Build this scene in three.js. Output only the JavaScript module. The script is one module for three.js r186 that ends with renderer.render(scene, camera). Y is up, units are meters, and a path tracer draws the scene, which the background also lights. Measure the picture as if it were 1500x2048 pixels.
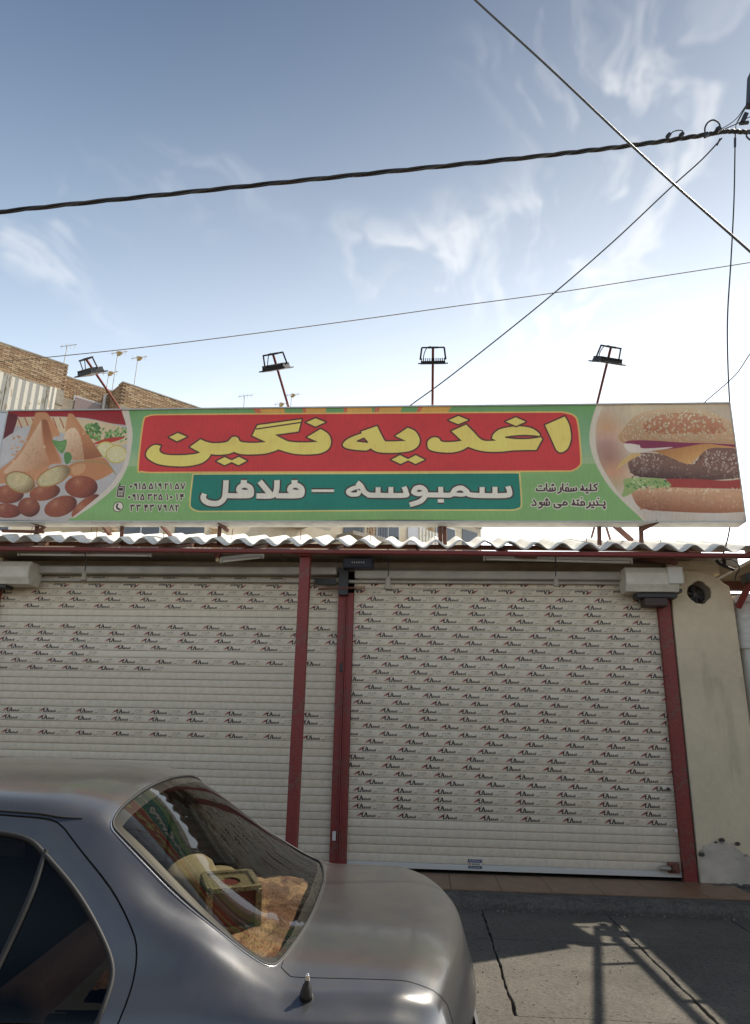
import * as THREE from 'three';
import { mergeGeometries, mergeVertices, toCreasedNormals } from 'three/addons/utils/BufferGeometryUtils.js';
import { RoundedBoxGeometry } from 'three/addons/geometries/RoundedBoxGeometry.js';

// ---------------------------------------------------------------- camera, sky, sun, exposure
const scene = new THREE.Scene();
const FOCAL = 1450, RAD = Math.PI / 180;
const camera = new THREE.PerspectiveCamera(2 * Math.atan(1024 / FOCAL) / RAD, 1500 / 2048, 0.05, 3000);
camera.position.set(0, 1.55, 8);
camera.rotation.order = 'YXZ';
camera.rotation.set(17.1 * RAD, 4.2 * RAD, 1.2 * RAD);
camera.updateMatrixWorld(true);
const renderer = new THREE.WebGLRenderer({ antialias: true });
renderer.setSize(750, 1024);
renderer.toneMapping = THREE.LinearToneMapping;
renderer.toneMappingExposure = 1.2;
renderer.shadowMap.enabled = true;
const SUN = new THREE.Vector3(0.505, 0.799, -0.328).normalize();
const sun = new THREE.DirectionalLight(new THREE.Color().setRGB(1, 0.92, 0.79), 5.0);
sun.name = 'sun';
sun.position.copy(SUN).multiplyScalar(60);
sun.castShadow = true;
sun.shadow.mapSize.set(4096, 4096);
Object.assign(sun.shadow.camera, { left: -30, right: 30, top: 30, bottom: -30, near: 1, far: 140 });
scene.add(sun, sun.target);

let seed = 7;
const rnd = () => { seed = (seed + 0x6d2b79f5) | 0; let t = Math.imul(seed ^ (seed >>> 15), 1 | seed); t = (t + Math.imul(t ^ (t >>> 7), 61 | t)) ^ t; return ((t ^ (t >>> 14)) >>> 0) / 4294967296; };
const R = (a, b) => a + (b - a) * rnd();
const clamp = (x, a = 0, b = 1) => Math.min(b, Math.max(a, x));
const mix = (a, b, t) => a + (b - a) * t;
const sstep = (a, b, x) => { const t = clamp((x - a) / (b - a)); return t * t * (3 - 2 * t); };
const hash = (x, y, s) => { let h = Math.imul(x, 374761393) ^ Math.imul(y, 668265263) ^ Math.imul(s, 974634577); h = Math.imul(h ^ (h >>> 13), 1274126177); return ((h ^ (h >>> 16)) >>> 0) / 4294967296; };
function vnoise(x, y, s = 1, p = 0) {
  const xi = Math.floor(x), yi = Math.floor(y), fx = x - xi, fy = y - yi, u = fx * fx * (3 - 2 * fx), v = fy * fy * (3 - 2 * fy);
  const w = (k) => (p ? ((k % p) + p) % p : k);
  const a = hash(w(xi), w(yi), s), b = hash(w(xi + 1), w(yi), s), c = hash(w(xi), w(yi + 1), s), d = hash(w(xi + 1), w(yi + 1), s);
  return mix(mix(a, b, u), mix(c, d, u), v);
}
function fbm(x, y, o = 5, s = 1, p = 0) { let a = 0, g = 0.5, n = 0; for (let i = 0; i < o; i++) { a += g * vnoise(x, y, s + i, p); n += g; x *= 2; y *= 2; p *= 2; g *= 0.5; } return a / n; }

const WISPS = [[1040, 400, 0.24, 0.016], [780, 590, 0.16, 0.006], [520, 160, 0.20, 0.006], [330, 350, 0.15, 0.010], [1010, 130, 0.05, 0.008], [1430, 350, 0.06, 0.006], [90, 90, 0.10, 0.004]].map(([px, py, a, w]) => { const d = new THREE.Vector3((px - 750) / FOCAL, -(py - 1024) / FOCAL, -1).applyQuaternion(camera.quaternion).normalize(); return [d.x, d.y, d.z, a, w]; });
// the sky: hazy spring blue with thin torn cirrus, whiter towards the horizon and the sun's side
{
  const W = 2048, H = 1024, d = new Float32Array(W * H * 4);
  const sunAz = Math.atan2(SUN.z, SUN.x);
  for (let j = 0; j < H; j++) {
    const el = ((j + 0.5) / H - 0.5) * Math.PI, y = Math.sin(el), c = Math.cos(el);
    for (let i = 0; i < W; i++) {
      const az = ((i + 0.5) / W - 0.5) * 2 * Math.PI, x = Math.cos(az) * c, z = Math.sin(az) * c, k = (j * W + i) * 4;
      let r, g, b;
      if (y < 0) { r = 0.42; g = 0.37; b = 0.30; }
      else {
        const h = Math.pow(1 - y, 1.6), q = x * SUN.x + y * SUN.y + z * SUN.z;
        const side = 0.5 + 0.5 * Math.cos(az - sunAz + 0.30), hz = Math.pow(1 - y, 2.6), s3 = side * side * side;
        const low = Math.pow(1 - y, 6); r = 0.0 + 0.74 * h + 3.6 * hz * s3 + 0.95 * low; g = 0.034 + 1.0 * h + 3.45 * hz * s3 + 0.70 * low; b = 0.120 + 1.24 * h + 3.2 * hz * s3 + 0.36 * low;
        const glow = 0.10 * Math.pow(Math.max(0, q), 3) + 0.9 * Math.pow(Math.max(0, q), 60);
        r += glow; g += glow * 0.98; b += glow * 0.94;
        // cirrus on a plane overhead
        const px = x / (y + 0.12), pz = z / (y + 0.12);
        const wx = fbm(px * 2.1 + 3, pz * 2.1, 5, 11) - 0.5, wz = fbm(px * 2.1, pz * 2.1 + 7, 5, 23) - 0.5;
        let cov = -0.12 + fbm(px * 1.9 + 8.3 + wx, pz * 1.9 + wz + 2, 4, 41);
        for (const [dx, dy, dz, a, wd] of WISPS) { const dt = x * dx + y * dy + z * dz; cov += (a + 0.05) * Math.exp(-(1 - dt) / wd); }
        const st = fbm(px * 6.5 + wx * 7 + pz * 1.5, pz * 3.4 + wz * 7, 6, 57), fine = fbm(px * 20 + wx * 18, pz * 9 + wz * 18, 4, 77);
        let cl = sstep(0.46, 0.74, cov) * sstep(0.42, 0.76, st * 0.46 + fine * 0.54) * 1.0 + 0.06 * sstep(0.45, 0.75, cov);
        cl = clamp(cl * 1.15) * sstep(0.0, 0.15, y);
        const L = 0.55 + 0.55 * h + 0.6 * side * (0.3 + h);
        r = mix(r, L, cl * 0.52); g = mix(g, L, cl * 0.52); b = mix(b, L, cl * 0.52);
      }
      d[k] = r; d[k + 1] = g; d[k + 2] = b; d[k + 3] = 1;
    }
  }
  const t = new THREE.DataTexture(d, W, H, THREE.RGBAFormat, THREE.FloatType);
  t.mapping = THREE.EquirectangularReflectionMapping; t.magFilter = t.minFilter = THREE.LinearFilter; t.needsUpdate = true;
  scene.background = t; scene.environment = t;
}

// ---------------------------------------------------------------- helpers
const V = (x, y, z) => new THREE.Vector3(x, y, z);
const CAM = camera.position.clone(), CQ = camera.quaternion.clone();
const ray = (px, py) => V((px - 750) / FOCAL, -(py - 1024) / FOCAL, -1).applyQuaternion(CQ);
const hit = (px, py, axis, value) => { const d = ray(px, py); return CAM.clone().addScaledVector(d, (value - CAM[axis]) / d[axis]); };
const atZ = (px, py, z) => hit(px, py, 'z', z), atY = (px, py, y) => hit(px, py, 'y', y);
const names = {};
const numbered = (n) => { const k = (names[n] = (names[n] ?? -1) + 1); return k ? n + '_' + String(k).padStart(3, '0') : n; };
function tag(o, label, category, group, kind) { if (label) o.userData.label = label; if (category) o.userData.category = category; if (group) o.userData.group = group; if (kind) o.userData.kind = kind; return o; }
function thing(name, label, category, pos = [0, 0, 0], turn = 0, group) {
  const g = new THREE.Group(); g.name = numbered(name); g.position.set(...pos); g.rotation.y = turn; scene.add(g); return tag(g, label, category, group);
}
function add(name, geo, m, parent = scene) {
  const list = Array.isArray(geo) ? geo : [geo];
  const g = list.length === 1 ? list[0] : mergeGeometries(list.map((q) => { q = q.index ? q.toNonIndexed() : q; for (const k of Object.keys(q.attributes)) if (!['position', 'normal', 'uv'].includes(k)) q.deleteAttribute(k); return q; }));
  const o = new THREE.Mesh(g, m); o.name = parent === scene ? numbered(name) : name; o.castShadow = o.receiveShadow = true; parent.add(o); return o;
}
function struct(name, geo, m, parent = scene) { const o = add(name, geo, m, parent); if (parent === scene) o.userData.kind = 'structure'; return o; }
// uv in metres from the dominant axis of each face
function metric(g, s = 1) {
  g = g.index ? g.toNonIndexed() : g; g.computeVertexNormals === undefined; const p = g.attributes.position, n = g.attributes.normal, uv = new Float32Array(p.count * 2);
  for (let i = 0; i < p.count; i++) {
    const ax = Math.abs(n.getX(i)), ay = Math.abs(n.getY(i)), az = Math.abs(n.getZ(i));
    let u, v; if (ay >= ax && ay >= az) { u = p.getX(i); v = p.getZ(i); } else if (ax >= az) { u = p.getZ(i); v = p.getY(i); } else { u = p.getX(i); v = p.getY(i); }
    uv[2 * i] = u * s; uv[2 * i + 1] = v * s;
  }
  g.setAttribute('uv', new THREE.BufferAttribute(uv, 2)); return g;
}
const box = (x0, x1, y0, y1, z0, z1, r = 0) => {
  const g = r ? new RoundedBoxGeometry(x1 - x0, y1 - y0, z1 - z0, 2, r) : new THREE.BoxGeometry(x1 - x0, y1 - y0, z1 - z0);
  g.translate((x0 + x1) / 2, (y0 + y1) / 2, (z0 + z1) / 2); return metric(g);
};
const tube = (pts, r, seg = 0, rad = 8) => new THREE.TubeGeometry(new THREE.CatmullRomCurve3(pts), seg || Math.max(8, pts.length * 6), r, rad, false);
function bar(a, b, w, h = w) {   // a square bar from a to b
  const d = b.clone().sub(a), g = new THREE.BoxGeometry(w, d.length(), h);
  g.applyQuaternion(new THREE.Quaternion().setFromUnitVectors(V(0, 1, 0), d.clone().normalize())); g.translate(...a.clone().add(b).multiplyScalar(0.5).toArray()); return g;
}
function rod(a, b, r, r2 = r, seg = 12) {
  const d = b.clone().sub(a), g = new THREE.CylinderGeometry(r2, r, d.length(), seg);
  g.applyQuaternion(new THREE.Quaternion().setFromUnitVectors(V(0, 1, 0), d.clone().normalize())); g.translate(...a.clone().add(b).multiplyScalar(0.5).toArray()); return g;
}
const mat = (r, g, b, rough = 0.8, o = {}) => { const m = new THREE.MeshStandardMaterial({ roughness: rough, ...o }); m.color.setRGB(r, g, b); return m; };
const phys = (r, g, b, o) => { const m = new THREE.MeshPhysicalMaterial(o); m.color.setRGB(r, g, b); return m; };
// a tileable grain: f(u, v) -> [r, g, b] factors round 1 for colour; h -> height for bump
function grain(size, metres, colour, height) {
  const n = size, a = new Uint8Array(n * n * 4), hb = height ? new Uint8Array(n * n * 4) : null;
  for (let j = 0; j < n; j++) for (let i = 0; i < n; i++) {
    const k = (j * n + i) * 4, c = colour(i / n, j / n);
    for (let q = 0; q < 3; q++) a[k + q] = 255 * Math.pow(clamp(c[q]), 1 / 2.2); a[k + 3] = 255;
    if (hb) { const h = 255 * clamp(height(i / n, j / n)); hb[k] = hb[k + 1] = hb[k + 2] = h; hb[k + 3] = 255; }
  }
  const mk = (d, srgb) => { const t = new THREE.DataTexture(d, n, n); t.wrapS = t.wrapT = THREE.RepeatWrapping; t.magFilter = THREE.LinearFilter; t.repeat.set(1 / metres, 1 / metres); if (srgb) t.colorSpace = THREE.SRGBColorSpace; t.needsUpdate = true; return t; };
  return { map: mk(a, true), bumpMap: hb && mk(hb, false) };
}
const T = (c, f) => [c[0] * f, c[1] * f, c[2] * f];
function surf(rough, size, metres, colour, height, bumpScale = 0.003, o = {}) { const g = grain(size, metres, colour, height); const m = new THREE.MeshStandardMaterial({ roughness: rough, map: g.map, ...o }); if (g.bumpMap) { m.bumpMap = g.bumpMap; m.bumpScale = bumpScale; } return m; }

const M = {};
M.concrete = surf(0.95, 1024, 1.6, (u, v) => {
  const a = fbm(u * 6, v * 6, 4, 3, 6), s = fbm(u * 90, v * 90, 2, 5, 90), sp = vnoise(u * 140, v * 140, 9, 140), big = fbm(u * 3, v * 3, 3, 30, 3);
  let f = 0.62 + 0.5 * a + 0.35 * (s - 0.5) + 0.3 * (big - 0.5); if (sp > 0.86) f *= 0.42; else if (sp < 0.1) f *= 1.35;
  return T([0.115, 0.102, 0.082], f);
}, (u, v) => 0.5 + 0.9 * (fbm(u * 90, v * 90, 2, 5, 90) - 0.5), 0.004);
M.road = M.concrete;
M.kerb = surf(0.95, 512, 0.9, (u, v) => T([0.11, 0.098, 0.082], 0.55 + 0.7 * fbm(u * 8, v * 8, 5, 61, 8) + 0.5 * (vnoise(u * 70, v * 70, 8, 70) - 0.5)), (u, v) => fbm(u * 24, v * 24, 4, 62, 24), 0.012);
M.plaster = surf(0.92, 1024, 2.2, (u, v) => {
  const a = fbm(u * 4, v * 4, 5, 71, 4), s = fbm(u * 40, v * 40, 3, 72, 40), st = fbm(u * 22, v * 3, 4, 75, 22) ; let f = 0.80 + 0.25 * a + 0.10 * (s - 0.5) - 0.14 * sstep(0.58, 0.8, st);
  return [0.64 * f, 0.545 * f * mix(1, 0.985, a), 0.38 * f];
}, (u, v) => 0.6 * fbm(u * 10, v * 10, 5, 73, 10) + 0.25 * vnoise(u * 90, v * 90, 74, 90), 0.008);
M.render = surf(0.92, 512, 1.2, (u, v) => T([0.50, 0.44, 0.36], 0.62 + 0.6 * fbm(u * 7, v * 7, 5, 81, 7)), (u, v) => fbm(u * 16, v * 16, 5, 82, 16), 0.012);
const rustRed = (base, amount) => (u, v) => {
  const a = fbm(u * 5, v * 5, 5, 91, 5), s = fbm(u * 34, v * 34, 3, 92, 34), w = sstep(0.555, 0.62, a * 0.5 + s * 0.5) * amount, d = 0.8 + 0.35 * s;
  return [mix(base[0] * d, 0.12, w), mix(base[1] * d, 0.075, w), mix(base[2] * d, 0.05, w)];
};
M.red = surf(0.55, 512, 0.7, rustRed([0.215, 0.024, 0.018], 0.6), (u, v) => fbm(u * 30, v * 30, 3, 93, 30), 0.0015);
M.rust = surf(0.8, 512, 0.5, rustRed([0.17, 0.06, 0.038], 1), (u, v) => fbm(u * 30, v * 30, 3, 94, 30), 0.002);
M.lampRed = surf(0.6, 256, 0.3, rustRed([0.26, 0.055, 0.03], 0.6), null);
M.asbestos = surf(0.85, 512, 0.8, (u, v) => T([0.74, 0.72, 0.67], 0.8 + 0.35 * fbm(u * 7, v * 7, 5, 101, 7)), (u, v) => fbm(u * 40, v * 40, 3, 102, 40), 0.001);
M.cover = surf(0.6, 512, 0.8, (u, v) => T([0.44, 0.41, 0.35], 0.75 + 0.4 * fbm(u * 5, v * 12, 5, 111, 5)), null);
M.box = surf(0.6, 512, 0.5, (u, v) => T([0.62, 0.57, 0.47], 0.78 + 0.34 * fbm(u * 5, v * 5, 5, 121, 5)), null);
M.greyWhite = surf(0.6, 512, 0.6, (u, v) => T([0.56, 0.54, 0.49], 0.75 + 0.4 * fbm(u * 6, v * 6, 5, 131, 6)), null);
M.lightGrey = mat(0.55, 0.54, 0.50, 0.5);
M.black = mat(0.018, 0.018, 0.019, 0.5);
M.rubber = mat(0.014, 0.014, 0.014, 0.6);
M.blackMetal = mat(0.03, 0.028, 0.027, 0.45, { metalness: 0.3 });
M.cable = mat(0.035, 0.032, 0.030, 0.6);
M.steel = mat(0.5, 0.49, 0.46, 0.35, { metalness: 0.85 });
M.chrome = mat(0.75, 0.74, 0.72, 0.16, { metalness: 1 });
M.tile = surf(0.42, 512, 0.6, (u, v) => { const a = fbm(u * 8, v * 8, 5, 141, 8), w = sstep(0.5, 0.62, fbm(u * 30, v * 6, 4, 142, 30)); return [0.255 * (0.75 + 0.5 * a), 0.152 * (0.75 + 0.45 * a) * mix(1, 0.9, w), 0.08 * (0.75 + 0.4 * a)]; }, null);
M.brick = [[0.44, 0.30, 0.17], [0.37, 0.235, 0.13], [0.50, 0.36, 0.215], [0.33, 0.215, 0.125]].map((c) => mat(c[0], c[1], c[2], 0.92));
M.mortar = mat(0.29, 0.225, 0.15, 0.95);
M.slab = surf(0.92, 512, 1.5, (u, v) => T([0.36, 0.31, 0.24], 0.7 + 0.55 * fbm(u * 6, v * 6, 5, 151, 6)), (u, v) => fbm(u * 16, v * 16, 4, 152, 16), 0.006);
M.cream = surf(0.9, 512, 2, (u, v) => T([0.60, 0.51, 0.37], 0.78 + 0.4 * fbm(u * 5, v * 5, 5, 161, 5)), null);
M.sheet = surf(0.55, 512, 1.2, (u, v) => { const a = fbm(u * 12, v * 3, 5, 171, 12), w = sstep(0.6, 0.7, a); return [mix(0.60, 0.42, w), mix(0.55, 0.34, w), mix(0.45, 0.22, w)]; }, null);
M.pane = phys(0.05, 0.06, 0.07, { roughness: 0.08, metalness: 0, ior: 1.5 });
M.frame = mat(0.50, 0.49, 0.46, 0.5, { metalness: 0.3 });

// ---------------------------------------------------------------- the ground, kerb and step
const groundY = (z) => (z < 3.47 ? 0.128 : z < 4.2 ? mix(0.128, 0.05, (z - 3.47) / 0.73) : z < 6.8 ? 0.05 - 0.07 * (z - 4.2) : -0.132);
{
  const zs = [-400, -60, -20, -8, 0.2, 1.4, 3.40, 3.455]; for (let z = 3.6; z < 7.3; z += 0.15) zs.push(z); zs.push(9, 14, 40, 120, 500);
  const pos = [], idx = [], xs = [-500, -60, -20, 0, 20, 60, 500];
  zs.forEach((z) => xs.forEach((x) => pos.push(x, (z <= 3.41 ? 0.10 : groundY(z)), z)));
  for (let j = 0; j < zs.length - 1; j++) for (let i = 0; i < xs.length - 1; i++) { const a = j * xs.length + i, b = a + 1, c = a + xs.length, d = c + 1; idx.push(a, c, b, b, c, d); }
  const g = new THREE.BufferGeometry(); g.setAttribute('position', new THREE.Float32BufferAttribute(pos, 3)); g.setIndex(idx); g.computeVertexNormals();
  const road = struct('ground', metric(g), M.road);
  // the cast concrete slabs of the roadway, open joints between them
  const xsJ = []; for (let x = -10.72; x < 12; x += 1.02) xsJ.push(x + R(-0.03, 0.03));
  const rows = [0.94, 1.91, 3.46], jag = (n, amp) => Array.from({ length: n }, () => R(-amp, amp));
  for (let i = 0; i < xsJ.length - 1; i++) for (let r = 0; r < 2; r++) {
    const x0 = xsJ[i] + 0.007, x1 = xsJ[i + 1] - 0.007, z0 = rows[r] + (r ? 0.007 : 0), z1 = rows[r + 1] - (r ? 0 : 0.007), s = new THREE.Shape(), n = 26, P = [];
    const w = (t) => 0.012 * (fbm(t * 7 + i * 3.1, r * 5, 3, 201) - 0.5);
    for (let k = 0; k < n; k++) { const t = k / n; P.push([mix(x0, x1, t), -(z0 + w(t) + R(-0.003, 0.003))]); }
    for (let k = 0; k < n; k++) { const t = k / n; P.push([x1 + R(-0.004, 0.004) + w(t + 3) * 1.5, -mix(z0, z1, t)]); }
    for (let k = 0; k < n; k++) { const t = k / n; P.push([mix(x1, x0, t), -(z1 + w(t + 6) + R(-0.003, 0.003))]); }
    for (let k = 0; k < n; k++) { const t = k / n; P.push([x0 + R(-0.004, 0.004) + w(t + 9) * 1.5, -mix(z1, z0, t)]); }
    P.forEach((p, k) => (k ? s.lineTo(...p) : s.moveTo(...p))); s.closePath();
    const g = new THREE.ExtrudeGeometry(s, { depth: 0.05, bevelEnabled: true, bevelThickness: 0.003, bevelSize: 0.003, bevelOffset: -0.003, bevelSegments: 1 });
    g.rotateX(-Math.PI / 2); g.translate(0, 0.077 + R(-0.002, 0.002), 0); add('road_slab', metric(g), M.concrete, road);
  }
  // kerb of rough mortar
  const kx = []; const s = new THREE.Shape(); s.moveTo(0, 0.0); s.lineTo(0.97, 0); s.lineTo(0.965, 0.16); s.quadraticCurveTo(0.955, 0.225, 0.88, 0.236); s.lineTo(0, 0.238); s.closePath();
  const kg = new THREE.ExtrudeGeometry(s, { depth: 17.2, steps: 170, bevelEnabled: false, curveSegments: 6 });
  const p = kg.attributes.position; for (let i = 0; i < p.count; i++) { const zz = p.getZ(i), yy = p.getY(i), xx = p.getX(i); if (xx > 0.7) { const q = (fbm(zz * 2.4, yy * 9, 4, 211) - 0.5) * 0.05 + (fbm(zz * 14, yy * 30, 3, 212) - 0.5) * 0.02; p.setX(i, xx + q); if (yy > 0.05) p.setY(i, yy + q * 0.4); } }
  kg.rotateY(-Math.PI / 2); kg.translate(9.0, 0, 0); kg.computeVertexNormals(); 
  { const q = kg.attributes.position; for (let i = 0; i < q.count; i++) q.setZ(i, q.getZ(i) + 0.02); }
  struct('kerb', metric(kg), M.kerb);
  { const n = 900, im = new THREE.InstancedMesh(new THREE.IcosahedronGeometry(1, 0), mat(1, 1, 1, 0.95), n), m = new THREE.Matrix4(), q = new THREE.Quaternion(), col = new THREE.Color();
    for (let i = 0; i < n; i++) { const edge = i % 3 === 0, x = R(-6, 6), z = edge ? 0.985 + Math.abs(R(-1, 1) * R(0, 0.16)) : R(1.0, 3.4), s = R(0.0022, edge ? 0.009 : 0.006); q.setFromEuler(new THREE.Euler(R(0, 3), R(0, 3), R(0, 3))); m.compose(V(x, 0.131 + s * 0.4, z), q, V(s * R(0.8, 1.5), s * R(0.6, 1), s)); im.setMatrixAt(i, m); const c = R(0.06, 0.26); im.setColorAt(i, col.setRGB(c, c * 0.9, c * 0.75)); }
    im.name = 'gravel'; im.castShadow = im.receiveShadow = true; scene.add(im); tag(im, 'loose grit scattered over the road slabs and along the kerb', 'gravel', null, 'stuff'); }
  const step = struct('doorstep', box(-5.2, 2.95, 0.1, 0.243, -0.12, 0.80), M.kerb);
  const xt = []; for (let x = -5.15; x < 2.6; x += 0.448) xt.push(x);
  xt.forEach((x, i) => { const g = box(x, Math.min(x + 0.443, 2.93), 0.243, 0.252 + R(0, 0.0015), 0.035, 0.79, 0.002); { const u = g.attributes.uv, ox = R(0, 9), oy = R(0, 9); for (let k = 0; k < u.count; k++) u.setXY(k, u.getX(k) + ox, u.getY(k) + oy); } add('tile', g, M.tile, step); });
}

// ---------------------------------------------------------------- the shop
const shop = thing('shop_building', 'low single-storey shop with cream plastered end wall and two shuttered openings', 'building');
{
  add('side_wall', box(-5.25, -4.95, 0, 3.45, -6, 0.03), M.plaster, shop);
  add('back_wall', box(-5.25, 3.5, 0, 3.45, -6.25, -6), M.render, shop);
  add('roof', box(-5.3, 3.52, 3.45, 3.6, -6.3, -0.25), M.slab, shop);
  add('floor', box(-4.95, 2.7, 0.02, 0.19, -6, -0.12), M.slab, shop);
  // plastered end wall with the knocked-through hole for the fan, ragged at the top
  const WR = atZ(1468, 1200, 0.07).x, s = new THREE.Shape(); const P = [[2.64, 0.1], [WR + 0.03, 0.1], [WR + 0.012, 1.2], [WR, 2.5], [WR - 0.004, 2.98], [WR - 0.02, 3.08], [WR - 0.03, 3.16], [WR - 0.08, 3.19], [WR - 0.13, 3.24], [WR - 0.2, 3.28], [2.98, 3.315], [2.9, 3.325], [2.64, 3.33]];
  P.forEach((p, k) => (k ? s.lineTo(...p) : s.moveTo(...p))); s.closePath();
  const c = atZ(1396, 1185, 0.07), h = new THREE.Path(); for (let k = 0; k < 40; k++) { const a = -k / 40 * Math.PI * 2, r = 0.118 * (1 + 0.10 * (fbm(k * 0.9, 1, 3, 221) - 0.5) * 2) * (1 + 0.05 * Math.cos(a * 4)); const q = [c.x + 0.015 + r * Math.cos(a) * 1.05, c.y + r * Math.sin(a)]; k ? h.lineTo(...q) : h.moveTo(...q); } s.holes.push(h);
  const g = new THREE.ExtrudeGeometry(s, { depth: 0.32, bevelEnabled: true, bevelSize: 0.012, bevelThickness: 0.012, bevelOffset: -0.012, bevelSegments: 2 }); g.translate(0, 0, -0.262);
  add('end_wall', metric(g), M.plaster, shop);
  add('end_return_wall', box(3.12, WR - 0.01, 0, 3.3, -6, -0.27), M.plaster, shop);
  add('upper_wall', box(2.64, 3.2, 3.3, 3.45, -0.25, 0.0), M.plaster, shop);
  // fallen plaster at the foot of the wall: bare render with a broken edge
  const pt = []; const edge = [[2.66, 0.52], [2.74, 0.60], [2.86, 0.63], [2.98, 0.60], [3.07, 0.53], [3.16, 0.47], [3.22, 0.40], [3.28, 0.36], [3.33, 0.33]];
  const sh = new THREE.Shape(); sh.moveTo(2.64, 0.22); sh.lineTo(WR, 0.22); for (let i = 70; i >= 0; i--) { const t = i / 70 * 7.999, k = Math.floor(t), e0 = edge[k], e1 = edge[k + 1]; sh.lineTo(Math.min(WR, mix(e0[0], e1[0], t - k)) + R(-0.004, 0.004), mix(e0[1], e1[1], t - k) + 0.06 * (fbm(i * 0.33, 2, 4, 225) - 0.5) + R(-0.006, 0.006)); } sh.closePath();
  const pg = new THREE.ExtrudeGeometry(sh, { depth: 0.010, bevelEnabled: true, bevelSize: 0.003, bevelThickness: 0.003, bevelSegments: 1 }); pg.translate(0, 0, 0.068);
  add('patched_render', metric(pg), M.render, shop).userData.label = 'grey broken render patch at the foot of the plaster wall';
  for (let k = 0; k < 13; k++) { const e = edge[Math.min(8, Math.floor(k * 0.72))], g2 = new THREE.IcosahedronGeometry(R(0.010, 0.03), 0); g2.scale(1.3, 0.8, 0.35); g2.translate(e[0] + R(0, 0.09), e[1] + R(-0.03, 0.02), 0.086); add('plaster_chip', g2, k % 3 ? M.kerb : M.render, shop); }
  for (let k = 0; k < 26; k++) { const g2 = new THREE.IcosahedronGeometry(R(0.015, 0.045), 0); g2.scale(1.4, 0.6, 1); g2.translate(2.75 + k * 0.033, 0.245, R(0.09, 0.2)); add('rubble_lump', metric(g2), M.kerb, shop); }
  // the long cover over the rollers
  add('roller_cover', [box(-4.95, -0.99, 3.245, 3.335, -0.02, 0.15, 0.02), box(-0.79, 2.62, 3.205, 3.30, -0.02, 0.15, 0.02)], M.cover, shop);
  add('lintel', box(-4.95, 2.64, 3.338, 3.45, -0.25, -0.12), M.slab, shop);
  add('head_board', box(-4.95, 2.62, 3.172, 3.202, 0.0, 0.07), M.cover, shop);
}

// ---------------------------------------------------------------- roller shutters
function logoStrip(w, h, items, flip) {   // print of a slat: items = positions of the mark in metres
  const c = document.createElement('canvas'); c.width = w; c.height = h; const x = c.getContext('2d'), img = x.createImageData(w, h);
  for (let j = 0; j < h; j++) for (let i = 0; i < w; i++) { const f = 0.93 + 0.10 * fbm(i / w * 16, j / h * 3, 4, 231, 16) + 0.05 * (vnoise(i * 0.5, j * 0.5, 232) - 0.5), k = (j * w + i) * 4; img.data[k] = 213 * f; img.data[k + 1] = 201 * f; img.data[k + 2] = 180 * f; img.data[k + 3] = 255; }
  x.putImageData(img, 0, 0);
  const S = h / 0.085;
  for (const it of items) {
    x.save(); x.translate(it * S, h / 2); if (flip) x.rotate(Math.PI); x.scale(S, S);
    x.fillStyle = '#93403c'; x.beginPath(); x.moveTo(-0.082, 0.028); x.quadraticCurveTo(-0.05, -0.018, 0.010, -0.032); x.quadraticCurveTo(-0.025, -0.008, -0.036, 0.010); x.quadraticCurveTo(-0.055, 0.014, -0.082, 0.028); x.fill();
    x.fillStyle = x.strokeStyle = '#15131a'; x.lineJoin = 'round'; x.save(); x.scale(0.001, 0.001); x.lineWidth = 4; x.font = 'bold 64px serif'; x.fillText('A', -8, 27); x.strokeText('A', -8, 27); x.font = 'bold 60px sans-serif'; x.fillText('t', -34, 27); x.strokeText('t', -34, 27); x.lineWidth = 2; x.font = 'bold 31px sans-serif'; x.fillText('kboll', 40, 27); x.strokeText('kboll', 40, 27); x.font = 'bold 17px sans-serif'; x.fillText('.com', 133, 29); x.restore();
    x.fillStyle = '#6f665b'; x.save(); x.scale(0.001, 0.001); x.font = 'bold 20px sans-serif'; x.fillText('0151 4401', 172, -6); x.font = '15px sans-serif'; x.fillText('051 - 3241 77', 166, 10); x.fillText('(20 55 06)', 176, 24); x.restore();
    x.restore();
  }
  const t = new THREE.CanvasTexture(c); t.colorSpace = THREE.SRGBColorSpace; t.wrapS = t.wrapT = THREE.RepeatWrapping; t.magFilter = THREE.LinearFilter; return t;
}
const PER = 0.415;
const slatMat = (t) => new THREE.MeshStandardMaterial({ map: t, roughness: 0.5, metalness: 0.05 });
const printUp = slatMat(logoStrip(1024, 210, [0.1], false)), printDown = slatMat(logoStrip(1024, 210, [0.3], true)), plainSlat = slatMat(logoStrip(1024, 210, [], false));
const partA = slatMat(logoStrip(2048, 44, [0.14, 0.55, 0.965], false)), partB = slatMat(logoStrip(2048, 44, [0.1, 0.51, 0.92, 1.33, 1.745], false));
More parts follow.
